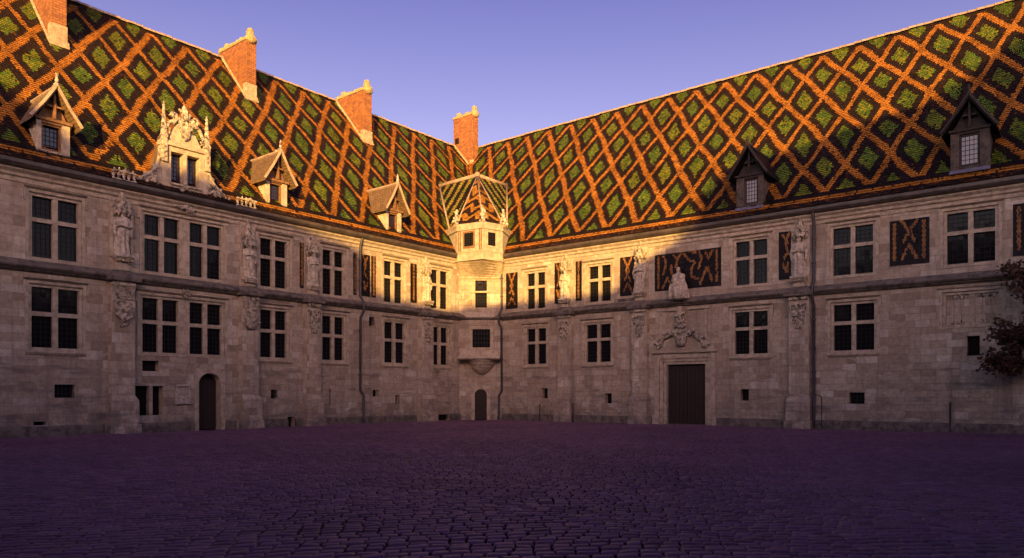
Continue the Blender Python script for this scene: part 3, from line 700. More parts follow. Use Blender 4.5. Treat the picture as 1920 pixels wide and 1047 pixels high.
# ================================================================== the courtyard
def courtyard():
    # bed of earth under the setts, one sheet
    b = MB(); b.quad((-400, -400, 0), (400, -400, 0), (400, 400, 0), (-400, 400, 0)); structure(b.build('ground', M_EARTH, recalc=False))
    L, W = .235, .195; x0, x1, y0, y1 = -36, 40, 4.0, 54
    rows = int((y1-y0)/W); cols = int((x1-x0)/L)
    jj, ii = np.meshgrid(np.arange(rows), np.arange(cols), indexing='ij')
    # unequal stone lengths per row by cumulative random widths
    wid = rng.uniform(.82, 1.18, (rows, cols)); edge = np.cumsum(wid, 1); edge = edge/edge[:, -1:]*(x1-x0) + x0
    xa = np.concatenate([np.full((rows, 1), x0), edge[:, :-1]], 1); xb = edge
    shift = rng.uniform(-.3, .3, (rows, 1)); xa = xa+shift; xb = xb+shift
    ya = y0 + jj*W; yb = ya + W
    def wave(x, y): return y + .55*np.sin(x*.16+.6) + .20*np.sin(x*.53+y*.2) + .05*np.sin(x*1.9+y*1.3) + .06*x
    def bulge(x, y): return .05*np.sin(x*.31+1)*np.sin(y*.27) + .018*np.sin(x*1.3+y*.8) 
    g = .009; q = []
    for (X, Y) in ((xa+g, ya+.02), (xb-g, ya+.02), (xb-g, yb-.02), (xa+g, yb-.02)):
        X = X + rng.uniform(-.014, .014, X.shape); Y = Y + rng.uniform(-.010, .010, Y.shape); q.append((X, Y))
    top = rng.uniform(.014, .026, xa.shape); cx = (xa+xb)/2; cy = (ya+yb)/2; ch = .014
    tx = rng.normal(0, .022, xa.shape); ty = rng.normal(0, .04, xa.shape)
    V = []
    for (X, Y) in q:
        V.append((X, wave(X, Y), np.full_like(X, -.005)))
    for (X, Y) in q:
        Xi = X + (cx-X)*ch/.1; Yi = Y + (cy-Y)*ch/.09
        V.append((Xi, wave(Xi, Yi), top + tx*(Xi-cx) + ty*(Yi-cy)))
    V.append((cx, wave(cx, cy), top+.006))
    V = np.stack([np.stack(v, -1) for v in V], 2).reshape(-1, 9, 3)
    V[:, :, 2] += .6*np.clip(bulge(V[:, :, 0], V[:, :, 1]), -.01, .05)*np.array([1]*9)
    # keep only the stones inside the court
    c = V[:, 8, :2] - np.array([CX, CY]); nl = c@np.array(B2); nr = c@np.array(A2)
    jk = .42 + rng.normal(0, .10, len(nl)); keep = (nl > jk) & (nr > jk) & ((nl+nr) > 3.0); 
    ang = np.abs(V[:, 8, 0]) < V[:, 8, 1]*.80 + 4
    V = V[keep & ang]; n = len(V)
    F4 = np.array([(0,1,5,4),(1,2,6,5),(2,3,7,6),(3,0,4,7)]); F3 = np.array([(4,5,8),(5,6,8),(6,7,8),(7,4,8)])
    base = (np.arange(n)*9)[:, None, None]
    f4 = (F4[None]+base).reshape(-1, 4); f3 = (F3[None]+base).reshape(-1, 3)
    me = bpy.data.meshes.new('courtyard_paving'); me.vertices.add(n*9); me.vertices.foreach_set('co', V.reshape(-1).astype(np.float32))
    nl_ = f4.size + f3.size; me.loops.add(nl_); me.loops.foreach_set('vertex_index', np.concatenate([f4.ravel(), f3.ravel()]).astype(np.int32))
    npoly = len(f4)+len(f3); me.polygons.add(npoly)
    ls = np.concatenate([np.arange(len(f4))*4, len(f4)*4 + np.arange(len(f3))*3]).astype(np.int32)
    me.polygons.foreach_set('loop_start', ls); me.update(calc_edges=True); me.validate()
    r = rng.random(n); at = me.attributes.new('rnd', 'FLOAT', 'FACE'); at.data.foreach_set('value', np.concatenate([np.repeat(r, 4), np.repeat(r, 4)]).astype(np.float32))
    me.materials.append(M_COB)
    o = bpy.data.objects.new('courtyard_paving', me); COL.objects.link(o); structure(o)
courtyard()

# ================================================================== left wing
LW = thing('courtyard_wing', 'long stone wing on the left with ornate stone gable dormer and three brick chimneys', 'building', FL(14, 0, 0), 'wings of the stone palace')
hl = []
ZU = (7.25, 9.70, 8.76); ZLo = (3.62, 6.05, 4.98)
for i, (a, b) in enumerate([(25.17, 26.86), (15.03, 16.58), (11.3, 12.73), (6.79, 8.29), (2.80, 4.38)]): hl.append(cross_window(FL, LW, a, b, ZU[0], ZU[1], ZU[2], False, 10+i))
hl.append(cross_window(FL, LW, 18.74, 22.41, ZU[0]+.02, ZU[1]+.1, ZU[2]+.05, False, 16, groups=[(18.74, 20.33), (20.82, 22.41)]))
for i, (a, b) in enumerate([(25.13, 26.88), (15.03, 16.58), (11.28, 12.75), (6.65, 8.25), (2.80, 4.26)]): hl.append(cross_window(FL, LW, a, b, ZLo[0], ZLo[1], ZLo[2], True, 20+i))
hl.append(cross_window(FL, LW, 18.71, 22.5, ZLo[0], ZLo[1], ZLo[2], False, 26, groups=[(18.71, 20.33), (20.88, 22.5)]))
for (a, b, c, d, bars) in [(25.29,26.07,1.58,2.13,True),(26.37,26.83,.47,.62,False),(21.79,22.53,2.76,3.24,False),(15.60,16.01,1.5,1.96,True),(14.56,15.02,.0,.53,False),(12.2,12.35,1.17,2.0,False),
        (9.05,9.49,5.69,6.25,True),(8.72,9.21,1.58,1.98,False),(7.06,7.45,1.12,1.67,False),(3.59,3.93,2.86,3.2,False),(2.69,3.83,.02,.40,True)]:
    hl.append(vent(FL, LW, a, b, c, d, bars))
# twin opening with a stone post, and the framed plaque beside the arched door
hl.append(vent(FL, LW, 21.60, 22.85, .77, 2.10, False, .4, 'twin_opening'))
tp = MB(FL); tp.box(22.055, 22.20, -.36, -.04, .77, 2.10); tp.build('mullion', M_DRESS, LW)
pq = MB(FL); pq.box(20.33, 21.05, -.02, .045, 1.26, 2.18); ring(pq, (20.33,21.05,1.26,2.18), (20.43,20.95,1.36,2.08), .045, .13); pq.build('plaque', M_STATUE, LW, bevel=.01)
hl.append(arched_door(FL, LW, 18.78, 19.90, 2.74, .50, M_DOOR, .55))
for (a, b, mot, s) in [(16.93, 17.12, M_BAR, 1), (14.02, 14.26, M_BAR, 2), (13.12, 13.28, M_BAR, 3), (10.44, 10.66, M_BAR, 4), (9.43, 10.06, M_ZIG, 5), (9.0, 9.33, M_BAR, 6), (5.67, 6.2, M_BAR, 7)]:
    tile_panel(FL, LW, a, b, 7.4, 9.82, mot, 100+s)
shell(FL, LW, hl, 1.0)
wing_roof(FL, LW, 15.30, 3)
for (uc, hw, ct, pt, cbt, st, nich, sd) in [(23.49, .50, 10.66, 7.66, 4.72, 0, True, 1), (17.38, .46, 10.5, 7.45, 4.95, 1, False, 2), (13.60, .46, 10.42, 7.5, 5.05, 2, False, 3), (5.02, .52, 10.43, 7.5, 5.05, 2, False, 4)]:
    buttress(FL, LW, uc, hw, sd, ct, pt, cbt, st, nich)
drainpipe(FL, LW, 10.28, 10.5, jog=True)
chimney(FL, LW, 23.22, 23.92, -6.45, -10.4, 25.6, 1, 1.0)
chimney(FL, LW, 12.27, 12.95, -7.25, -10.3, 23.3, 2, .95)
chimney(FL, LW, 3.32, 4.05, -6.95, -9.9, 23.0, 3, .85)
for (u0, u1, a, b, z0, z1, zb, ze, zp, zf, sd) in [(25.40, 26.66, 25.78, 26.40, 11.78, 12.72, 11.42, 12.92, 14.25, 14.95, 1), (14.88, 16.15, 15.26, 15.86, 11.66, 12.66, 11.34, 12.82, 14.30, 15.0, 2), (6.74, 7.99, 7.10, 7.72, 11.66, 12.64, 11.38, 12.86, 14.42, 15.1, 3)]:
    dormer(FL, LW, u0, u1, a, b, z0, z1, zb, ze, zp, zf, sd)

def stone_gable():
    fr = FL; b = MB(fr); c = 20.62
    u = lambda x: c + x
    n0, n1 = -.30, .12
    # wall of the lucarne with its two lights cut out
    holes = [(19.98, 20.55, 11.45, 12.88), (20.75, 21.44, 11.45, 12.88)]
    holes = [(19.92, 20.50, 11.45, 12.86), (20.70, 21.28, 11.45, 12.86)]
    x0, x1 = 19.50, 21.70
    for rct in [(x0, 19.92, 10.95, 13.1), (20.50, 20.70, 11.45, 12.86), (21.28, x1, 10.95, 13.1)]: b.box(rct[0], rct[1], n0, n1, rct[2], rct[3])
    b.box(19.92, 21.28, n0, n1, 10.95, 11.45); b.box(19.92, 21.28, n0, n1, 12.86, 13.1)
    b.box(x0-.06, x1+.06, n0, n1+.10, 13.1, 13.24); b.box(x0-.02, x1+.02, n0, n1+.05, 13.24, 13.34)
    b.box(19.85, 21.35, n1, n1+.10, 11.33, 11.43)
    b.box(20.56, 20.64, n1-.01, n1+.05, 11.46, 12.84)
    # tympanum
    b.prism([(x0+.30, 13.34), (x1-.30, 13.34), (c+.42, 14.05), (c+.22, 14.5), (c-.22, 14.5), (c-.42, 14.05)], n0+.05, n1-.04)
    # curved side wings (volutes)
    for s in (-1, 1):
        k = 9; pts = [(c+s*1.08, 10.95)]
        xs = [1.08, 1.16, 1.25, 1.38, 1.55, 1.78, 2.02, 2.25, 2.38]; zs = [12.75, 12.45, 12.15, 11.90, 11.68, 11.48, 11.30, 11.15, 10.95]
        poly = [(c+s*1.08, 10.95)] + [(c+s*x, z) for x, z in zip(xs, zs)]
        b.prism(poly, n0+.06, n1-.05)
    o = b.build('stone_gable', M_DRESS, LW, bevel=.012)
    e = MB(fr)
    for s in (-1, 1):
        pth = [(c+s*x, .06, z+.03) for x, z in zip(xs, zs)]
        e.tube(pth, [.07,.07,.07,.075,.08,.08,.085,.09,.09], 7)
        e.tube([(c+s*2.2 + .17*math.cos(t)*(1-t/9), .09, 11.12+.17*math.sin(t)*(1-t/9)) for t in np.linspace(0, 6.5, 14)], .045, 6)
        e.tube([(c+s*1.28 + .12*math.cos(t)*(1-t/9), .09, 12.0+.12*math.sin(t)*(1-t/9)) for t in np.linspace(0, 6.5, 12)], .04, 6)
    rg = random.Random(5)
    for s in (-1, 1):
        foliage(e, (c+s*1.36, 11.45), .18, .42, 20, rg, .06, .12, .07); foliage(e, (c+s*1.85, 11.3), .18, .14, 9, rg, .06, .10, .06)
        foliage(e, (c+s*1.15, 12.62), .12, .5, 14, rg, .0, .14, .07)
        for x, z in list(zip(xs, zs))[1::2]: e.blob((c+s*(x+.05), .04, z+.13), (.08, .06, .09), 6)
    foliage(e, (c, 11.17), .30, .14, 14, rg, .12, .14, .07)
    e.build('scrollwork', M_CARVE, o, remesh=.026, disp=.038, smooth=True)
    # crest: arms in a scrolled shell, crockets and top figure
    q = MB(fr)
    q.prism([(c-.24, 14.1), (c-.20, 13.68), (c, 13.48), (c+.20, 13.68), (c+.24, 14.1)], .05, .20)
    foliage(q, (c, 14.05), .40, .28, 26, rg, .08, .18, .08)
    for s in (-1, 1):
        q.tube([(c+s*.98, .05, 13.38), (c+s*.92, .06, 13.8), (c+s*.72, .06, 14.18), (c+s*.42, .06, 14.36), (c+s*.2, .06, 14.5)], [.06,.09,.10,.09,.07], 7)
        q.tube([(c+s*.5 + .16*math.cos(t)*(1-t/9)*s, .08, 14.55+.16*math.sin(t)*(1-t/9)) for t in np.linspace(0, 6.5, 12)], .05, 6)
        foliage(q, (c+s*.82, 13.75), .13, .30, 10, rg, .0, .2, .06); foliage(q, (c+s*.5, 14.45), .2, .24, 14, rg, .0, .18, .08)
    foliage(q, (c, 14.65), .30, .32, 20, rg, .0, .2, .075)
    q.tube([(c, .05, 14.4), (c, .05, 14.95), (c, .05, 15.2)], [.16, .10, .03], 8); q.blob((c, .05, 15.0), (.12, .1, .12), 8)
    q.build('crest', M_CARVE, o, remesh=.028, disp=.045, smooth=True)
    for s, top, uu in ((1, 15.0, 21.62), (-1, 14.9, 19.56)):
        p = MB(fr); p.box(uu-.13, uu+.13, -.02, .24, 12.3, 13.42); p.taper(uu, (.16, -.05, .27), (.12, -.01, .23), 13.42, 13.56); p.taper(uu, (.115, -.005, .225), (.03, .08, .14), 13.56, top)
        for t in (.15, .35, .55, .75, .9):
            z = lerp(13.6, top, t); r = lerp(.12, .04, t)
            for dx, dn in ((-1,0),(1,0),(0,1),(0,-1)): p.blob((uu+dx*r, .11+dn*r, z), (.045,.045,.05), 6)
        p.blob((uu, .11, top), (.05,.05,.08), 6)
        p.build('pinnacle', M_CARVE, o, remesh=.024, disp=.012, smooth=True)
    g = MB(fr)
    for h in holes: glaze(g, h[0], h[1], h[2], h[3], n0+.04, rg, .15, .2)
    g.build('gable_glazing', [M_GLASSB, M_CAME], o, recalc=False)
    # saddle roof behind the gable
    r = MB(fr); nb = lambda z: RN0 - (z-RZ0)/RK
    zp, ze = 14.3, 12.2
    for s in (-1, 1):
        e0 = c + s*1.25; P = [(e0, n0-.02, ze), (c, n0-.02, zp), (c, nb(zp)-.1, zp), (e0, nb(ze)-.1, ze)]; Q = [(p[0], p[1], p[2]-.14) for p in P]
        r.add(P+Q, [(0,1,2,3), (7,6,5,4), (0,4,5,1), (3,2,6,7), (0,3,7,4), (1,5,6,2)])
        r.box(min(e0, e0-s*.15), max(e0, e0-s*.15), nb(ze)-.1, n0+.05, 11.0, ze-.15)
    r.build('gable_roof', M_TR2, o)
    # pierced parapet stubs at both ends of the gable
    for a, d in ((22.98, 24.0), (17.1, 18.2)):
        pr = MB(fr)
        pr.box(a, d, .34, .50, 10.95, 11.0); pr.box(a, d, .34, .50, 11.28, 11.36)
        kk = 5
        for i in range(kk): x = lerp(a+.08, d-.08, i/(kk-1)); pr.tube([(x, .42, 11.0), (x+.05, .42, 11.15), (x, .42, 11.3)], .045, 6); pr.blob((x, .42, 11.15), (.07, .05, .09), 6)
        foliage(pr, ((a+d)/2, 11.35), .45, .14, 14, rg, .36, .1, .06)
        pr.build('parapet', M_CARVE, LW, remesh=.03, disp=.038, smooth=True)
    kz = MB(fr); foliage(kz, (20.62, 10.35), .55, .17, 36, rg, .06, .22, .07, lambda x, z: abs(x)+abs(z) < 1.1); kz.blob((20.62, .15, 10.45), (.16, .14, .2), 8)
    kz.build('cartouche', M_CARVE, LW, remesh=.026, disp=.038, smooth=True)
    kz = MB(fr); foliage(kz, (20.62, 6.42), .18, .28, 18, rg, .1, .25, .07); kz.build('keystone', M_CARVE, LW, remesh=.026, disp=.038, smooth=True)
stone_gable()

# ================================================================== right wing
RW = thing('courtyard_wing', 'long stone wing on the right with big dark double doors and tile panels', 'building', FR(14, 0, 0), 'wings of the stone palace')
hr = []
for i, (a, b, z0, z1) in enumerate([(4.26, 5.72, 7.22, 9.5), (9.01, 10.55, 7.3, 9.45), (18.23, 19.91, 7.48, 9.76), (23.14, 24.94, 7.5, 9.8), (27.99, 29.81, 7.52, 9.78)]):
    hr.append(cross_window(FR, RW, a, b, z0, z1, lerp(z0, z1, .61), False, 40+i))
for i, (a, b, z0, z1) in enumerate([(4.26, 5.80, 3.66, 5.93), (8.84, 10.55, 3.66, 5.93), (18.18, 19.93, 3.84, 6.05), (23.16, 24.99, 3.84, 6.06)]):
    hr.append(cross_window(FR, RW, a, b, z0, z1, lerp(z0, z1, .60), True, 50+i))
def blind_window(fr, parent, u0, u1, z0, z1):
    f = MB(fr); O = (u0-.26, u1+.26, z0-.16, z1+.26); i1 = (u0-.13, u1+.13, z0-.08, z1+.13); c = (u0+u1)/2
    ring(f, O, i1, -.30, .035); ring(f, i1, (u0, u1, z0, z1), -.30, -.06); f.box(c-.1, c+.1, -.28, -.08, z0, z1)
    f.extrude([(.0, O[3]), (.10, O[3]+.02), (.13, O[3]+.07), (0, O[3]+.13)], O[0]-.05, O[1]+.05)
    o = f.build('blind_window', M_DRESS, parent)
    w_ = MB(fr); w_.box(u0, u1, -.4, -.17, z0, z1); w_.build('infill', M_BUT, o)
    k = MB(fr); rg = random.Random(3)
    for a, b in ((u0, c-.1), (c+.1, u1)):
        foliage(k, ((a+b)/2, z1-.08), (b-a)*.42, .09, 16, rg, -.16, .06, .05); foliage(k, ((a+b)/2, z0+.07), (b-a)*.36, .06, 10, rg, -.16, .05, .05)
        for t in (.33, .66): x = lerp(a, b, t); k.tube([(x, -.16, z0), (x, -.16, z1)], .02, 5)
    k.build('tracery', M_CARVE, o, remesh=.024, disp=.01, smooth=True)
    return O
hr.append(blind_window(FR, RW, 27.95, 29.95, 4.82, 6.15))
for (a, b, c, d, bars) in [(5.48,5.98,1.45,2.10,False),(10.19,10.66,1.17,1.77,False),(18.5,18.96,1.38,1.99,False),(23.89,24.58,1.26,1.81,True),(28.77,29.25,3.42,4.29,False)]:
    hr.append(vent(FR, RW, a, b, c, d, bars))
for (a, b, z0, z1, mot, s) in [(2.59,3.56,7.34,9.7,M_X,1),(6.52,7.06,7.4,9.95,M_ZIG,2),(8.12,8.55,7.47,9.88,M_BAR,3),(11.24,12.24,7.48,9.75,M_X,4),(13.51,17.45,7.56,9.62,M_BIG,5),(20.52,21.18,7.55,9.97,M_ZIG,6),(25.67,27.31,7.69,9.78,M_IXI,7),(30.45,32.1,7.61,9.82,M_IXI,8)]:
    tile_panel(FR, RW, a, b, z0, z1, mot, 200+s)
def big_door():
    fr = FR; u0, u1, z1 = 14.18, 16.50, 3.38
    f = MB(fr); O = (13.52, 17.15, 0, 3.98)
    i1 = (13.80, 16.88, 0, 3.72); i2 = (14.02, 16.66, 0, 3.54)
    for o_, i_, n in ((O, i1, .08), (i1, i2, .0), (i2, (u0, u1, 0, z1), -.08)):
        f.box(o_[0], i_[0], -.5, n, 0, o_[3]); f.box(i_[1], o_[1], -.5, n, 0, o_[3]); f.box(i_[0], i_[1], -.5, n, i_[3], o_[3])
    f.extrude([(.08, 3.985), (.20, 4.0), (.24, 4.06), (.08, 4.12), (-.02, 4.12), (-.02, 3.985)], O[0]-.1, O[1]+.1)
    f.box(O[0]-.08, O[0]+.32, .08, .22, 0, .55); f.box(O[1]-.32, O[1]+.08, .08, .22, 0, .55)
    o = f.build('doorway', M_DRESS, RW, bevel=.012)
    c = (u0+u1)/2
    for a, b in ((u0, c-.008), (c+.008, u1)):
        d = MB(fr); d.box(a, b, -.42, -.34, .03, z1-.01); k = 5
        for i in range(k): x, y = lerp(a, b, i/k), lerp(a, b, (i+1)/k); d.box(x+.008, y-.008, -.34, -.315, .05, z1-.03)
        for z in (.5, 1.7, 2.9):
            for i in range(k): x = lerp(a, b, (i+.5)/k); d.blob((x, -.31, z), (.025, .02, .025), 6)
        d.build('door_leaf', M_DOOR, o)
    t = MB(fr); t.box(u0-.1, u1+.1, -.4, .22, 0, .055); t.build('threshold', M_DIRTY, o)
    # framed field with leafy garland and mask above the door
    g = MB(fr); 
    for a, b, z0, z2 in ((13.84, 13.96, 4.5, 6.38), (16.55, 16.67, 4.5, 6.38)): g.box(a, b, -.02, .07, z0, z2)
    g.box(13.72, 15.0, -.02, .12, 6.384, 6.50); g.box(15.55, 16.80, -.02, .12, 6.384, 6.50); g.box(15.03, 15.30, -.02, .34, 6.1, 6.585)
    g.build('overdoor_frame', M_DRESS, RW)
    k = MB(fr); rg = random.Random(9); c = 15.18
    foliage(k, (c, 5.62), .50, .68, 120, rg, .08, .36, .085, lambda x, z: abs(x) < .45 + .5*(1-z)/2 and abs(z) < 1)
    for s in (-1, 1):
        for i in range(8):
            t = i/7; x = c + s*lerp(.45, 1.42, t); z = 5.15 - .62*t*t
            foliage(k, (x, z), .17, .16, 9, rg, .06, .2, .075)
        foliage(k, (c+s*1.42, 4.48), .24, .18, 18, rg, .06, .2, .07)
    k.blob((c, .16, 4.72), (.32, .22, .36), 12); k.blob((c-.1, .36, 4.8), (.06, .05, .05), 6); k.blob((c+.1, .36, 4.8), (.06, .05, .05), 6); k.blob((c, .38, 4.68), (.05, .06, .10), 6)
    k.tube([(c-.12, .35, 4.55), (c, .37, 4.53), (c+.12, .35, 4.55)], .03, 6)
    k.build('garland', M_CARVE, RW, remesh=.026, disp=.04, smooth=True)
    return O
hr.append(big_door())
shell(FR, RW, hr, 1.6)
wing_roof(FR, RW, 15.58, 4)
for (uc, hw, ct, pt, cbt, st, sd) in [(7.48, .50, 10.46, 7.52, 5.0, 2, 5), (12.67, .48, 10.61, 7.5, 5.1, 2, 6), (21.62, .50, 10.66, 7.52, 4.75, 2, 7)]:
    buttress(FR, RW, uc, hw, sd, ct, pt, cbt, st)
pb = MB(FR); pb.box(30.45, 41, -.02, .06, 0, 6.58); pb.build('pilaster', M_BUT, RW)
drainpipe(FR, RW, 22.30, 10.5)
bp = MB(FR); bp.tube([(22.32, .2, 1.72), (22.45, .3, 1.70), (22.68, .3, 1.62), (22.70, .28, 1.4), (22.70, .28, .02)], .022, 6); bp.tube([(28.13, .08, .02), (28.13, .08, 1.36)], .03, 6); bp.build('conduit', M_IRON, RW)
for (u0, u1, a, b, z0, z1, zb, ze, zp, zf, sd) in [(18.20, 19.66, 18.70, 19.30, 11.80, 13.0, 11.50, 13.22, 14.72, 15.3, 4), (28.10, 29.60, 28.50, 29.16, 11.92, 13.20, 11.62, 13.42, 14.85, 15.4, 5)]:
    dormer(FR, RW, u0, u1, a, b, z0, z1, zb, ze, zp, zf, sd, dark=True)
lb = MB(FR); lb.box(11.1, 12.2, 0, .02, 7.14, 7.32)
rgb = random.Random(2)
for i in range(9): lb.blob((11.2+.11*i, .025, 7.23), (.03, .02, .05), 5, rgb.random())
lb.build('carved_band', M_DIRTY, RW)

# ================================================================== stair turret in the corner
def turret():
    Aw, Bw = FL(1.763, 0, 0), FR(2.359, 0, 0)
    d = Vector((Bw[0]-Aw[0], Bw[1]-Aw[1])); Wd = d.length; d.normalize()
    FT = Frame((Aw[0], Aw[1]), (d.x, d.y), (d.y, -d.x))
    T = thing('stair_turret', 'narrow stone stair turret in the corner where both wings meet, under a patterned tile spire', 'building', FT(Wd/2, 0, 0))
    holes = []
    def lattice(u0, u1, z0, z1, zt=None, frame=.2):
        f = MB(FT); O = (u0-frame, u1+frame, z0-.12, z1+frame); ring(f, O, (u0-.1, u1+.1, z0-.06, z1+.1), -.28, .04); ring(f, (u0-.1, u1+.1, z0-.06, z1+.1), (u0, u1, z0, z1), -.30, -.04)
        g = MB(FT); rg = random.Random(int(u0*10+z0))
        if zt: f.box(u0, u1, -.28, -.02, zt-.07, zt+.07); f.box(u0-.42, u1+.22, .0, .09, zt-.05, zt+.05); glaze(g, u0, u1, z0, zt-.07, -.24, rg, .15, .18); glaze(g, u0, u1, zt+.07, z1, -.24, rg, .15, .18)
        else: glaze(g, u0, u1, z0, z1, -.24, rg, .15, .18)
        f.extrude([(.0, O[3]), (.10, O[3]+.02), (.12, O[3]+.06), (0, O[3]+.11)], O[0]-.05, O[1]+.05)
        o = f.build('window', M_DRESS, T); g.build('glazing', [M_GLASS, M_CAME], o, recalc=False)
        if not zt:
            b = MB(FT)
            for i in range(1, 6): x = lerp(u0, u1, i/6); b.box(x-.014, x+.014, -.10, -.07, z0, z1)
            for i in range(1, 4): z = lerp(z0, z1, i/4); b.box(u0, u1, -.106, -.064, z-.014, z+.014)
            b.build('grille', M_IRON, o)
        return O
    holes.append(lattice(1.06, 1.84, 7.47, 9.28, 8.50)); holes.append(lattice(.87, 2.05, 4.82, 6.05))
    holes.append(arched_door(FT, T, 1.03, 1.84, 2.05, .36, M_DOOR, .3))
    m = MB(FT); wall_sheet(m, holes, 0, Wd, 0, 10.4); m.build('wall', M_WALL, T, recalc=False)
    s = MB(FT); s.extrude([(p[0]*.55, p[1]*.35+4.35) for p in STR], -.05, Wd+.05); s.build('string_course', M_DIRTY, T)
    # corbelled oriel sill under the barred window
    k = MB(FT); c = 1.40
    k.extrude([(-.02, 4.66), (.10, 4.62), (.14, 4.2), (-.02, 4.2)], .02, 2.72)
    k.extrude([(-.02, 4.195), (.92, 4.195), (.98, 4.05), (.88, 3.98), (-.02, 3.98)], .0, 2.74)
    for z0, z1, r0, r1 in ((3.80, 3.975, .86, .98), (3.60, 3.79, .72, .88), (3.40, 3.59, .58, .74), (3.20, 3.39, .40, .60), (2.98, 3.19, .06, .40)):
        prof = [(0, z0), (r0, z0), (lerp(r0, r1, .5)+.03, lerp(z0, z1, .4)), (r1, z1-.04), (r1, z1), (0, z1)]; k2 = 16; vs = []
        for r_, z in prof: vs += [(c+.12+r_*math.cos(math.pi*j/k2), -.01+r_*.92*math.sin(math.pi*j/k2), z) for j in range(k2+1)]
        k.add(vs, [(i*(k2+1)+j, i*(k2+1)+j+1, (i+1)*(k2+1)+j+1, (i+1)*(k2+1)+j) for i in range(5) for j in range(k2)])
    k.build('oriel_corbel', M_DRESS, T, bevel=.014)
    sh = MB(FT); sh.prism([(.02, 8.45), (.02, 8.1), (.2, 7.9), (.38, 8.1), (.38, 8.45)], .0, .10); sh.tube([(.2, .05, 8.45), (.2, .05, 9.2)], .025, 6)
    foliage(sh, (.2, 8.2), .16, .22, 12, random.Random(1), .06, .06, .05); sh.build('coat_of_arms', M_CARVE, T, remesh=.024, disp=.015, smooth=True)
    # overhanging polygonal lantern: plan points in world xy
    V1, V2, V3 = Vector((-3.55, 48.35)), Vector((-1.87, 47.35)), Vector((-.62, 48.35))
    V0, V4 = Vector((-5.4, 51.85)), Vector((.20, 51.6))
    plan = [V0, V1, V2, V3, V4]
    def band(mb, off, z0, z1, off2=None, close=True):
        off2 = off if off2 is None else off2; cen = Vector((-2.0, 51.5))
        def P(o): return [p + (p-cen).normalized()*o for p in plan]
        a, b = P(off), P(off2); k = len(plan); vs = [(p.x, p.y, z0) for p in a] + [(p.x, p.y, z1) for p in b]
        mb.add(vs, [(i, i+1, i+1+k, i+k) for i in range(k-1)] + [tuple(range(k)), tuple(range(2*k-1, k-1, -1)), (k-1, 0, k, 2*k-1)])
    b = MB(); band(b, 0, 10.42, 12.36); lant = b.build('lantern', M_DRESS, T)
    b = MB(); band(b, .05, 10.36, 10.52); band(b, .04, 10.90, 10.97); band(b, .10, 12.33, 12.50); band(b, .10, 12.50, 12.74, .16); b.build('lantern_cornice', M_DRESS, lant)
    # coved underside down to the flat wall
    b = MB(); lo = [Vector(FT(0, .02, 0)[:2]), Vector(FT(.15, .03, 0)[:2]), Vector(FT(1.45, .05, 0)[:2]), Vector(FT(Wd-.15, .03, 0)[:2]), Vector(FT(Wd, .02, 0)[:2])]
    cplan = [V1 + (V0-V1)*.3, V1, V2, V3, V3 + (V4-V3)*.3]; rows = []
    for i in range(8):
        t = i/7; e = 1-math.sqrt(max(0, 1-(1-t)**2)) if False else (1-t)**.8
        rows.append([(lerp(l.x, p.x, 1-t**1.3*1.0 if False else (1-t)**1.15), lerp(l.y, p.y, (1-t)**1.15), lerp(10.40, 9.46, t)) for l, p in zip(lo, cplan)])
    vs = [p for r_ in rows for p in r_]; fs = [(i*5+j, i*5+j+1, i*5+j+6, i*5+j+5) for i in range(7) for j in range(4)]
    b.add(vs, fs); b.build('coving', M_DRESS, lant)
    b = MB(FT); b.extrude([(-.02, 9.36), (.10, 9.38), (.12, 9.46), (-.02, 9.50)], 0, Wd); b.build('coving_moulding', M_DRESS, lant)
    # small lattice windows in the two front faces
    for (P, Q, t0, t1) in ((V1, V2, .28, .64), (V2, V3, .24, .62)):
        dd = (Q-P); L = dd.length; dd.normalize(); Ff = Frame((P.x, P.y), (dd.x, dd.y), (dd.y, -dd.x))
        u0, u1 = t0*L, t1*L; f = MB(Ff); ring(f, (u0-.10, u1+.10, 11.16, 12.26), (u0, u1, 11.28, 12.14), -.05, .05)
        for x in (.06, L-.14, (u0-.16)*.5, L-(L-u1-.16)*.5): f.box(x, x+.07, -.02, .035, 10.98, 12.33)
        o = f.build('lantern_window', M_WOOD if P is V1 else M_DRESS, lant); g = MB(Ff); glaze(g, u0, u1, 11.28, 12.14, .012, random.Random(3), .13, .14); g.build('glazing', [M_GLASS, M_CAME], o, recalc=False)
    # spire
    P0 = Vector((-2.50, 53.3, 17.40)); PL = Vector(FL(-1.36, -4.86, roof_z(-4.86)+.08)); PR = Vector(FR(-1.46, -5.05, roof_z(-5.05)+.08))
    QL, QR = Vector((-4.24, 50.40, 12.80)), Vector((-.33, 50.33, 12.85))
    cen = Vector((-2.0, 51.5))
    W3 = lambda p: Vector((*(p + (p-cen).normalized()*.14), 12.72))
    w1, w2, w3 = W3(V1), W3(V2), W3(V3)
    def tri(poly3, colorf, seed):
        a, bq = poly3[0], poly3[1]; U = (bq-a).normalized(); nn = None
        nn = U.cross(poly3[2]-a).normalized(); 
        if nn.y > 0: nn = -nn
        if nn.z < 0: nn = -nn
        V = nn.cross(U); V = V if V.z > 0 else -V
        pl = [((p-a).dot(U), (p-a).dot(V)) for p in poly3]
        return dict(O=a, U=U, V=V, Nn=nn, polys=[pl], colorf=colorf, seed=seed, row=.13, tw=.14)
    def chev(w_):
        def f(x, y, rg):
            if y < .28: return 1
            ph = abs((x - w_*.5*0 )/.50 % 2 - 1)      # zigzag
            q = (y - .85*ph)/1.25 % 1.0
            return 6 if q < .55 else 1
        return f
    def diag(sgn):
        def f(x, y, rg):
            q = (y*.8 + sgn*x*.55)/.62 % 1.0
            return (7 if rg.random() < .8 else 2) if q < .42 else 1
        return f
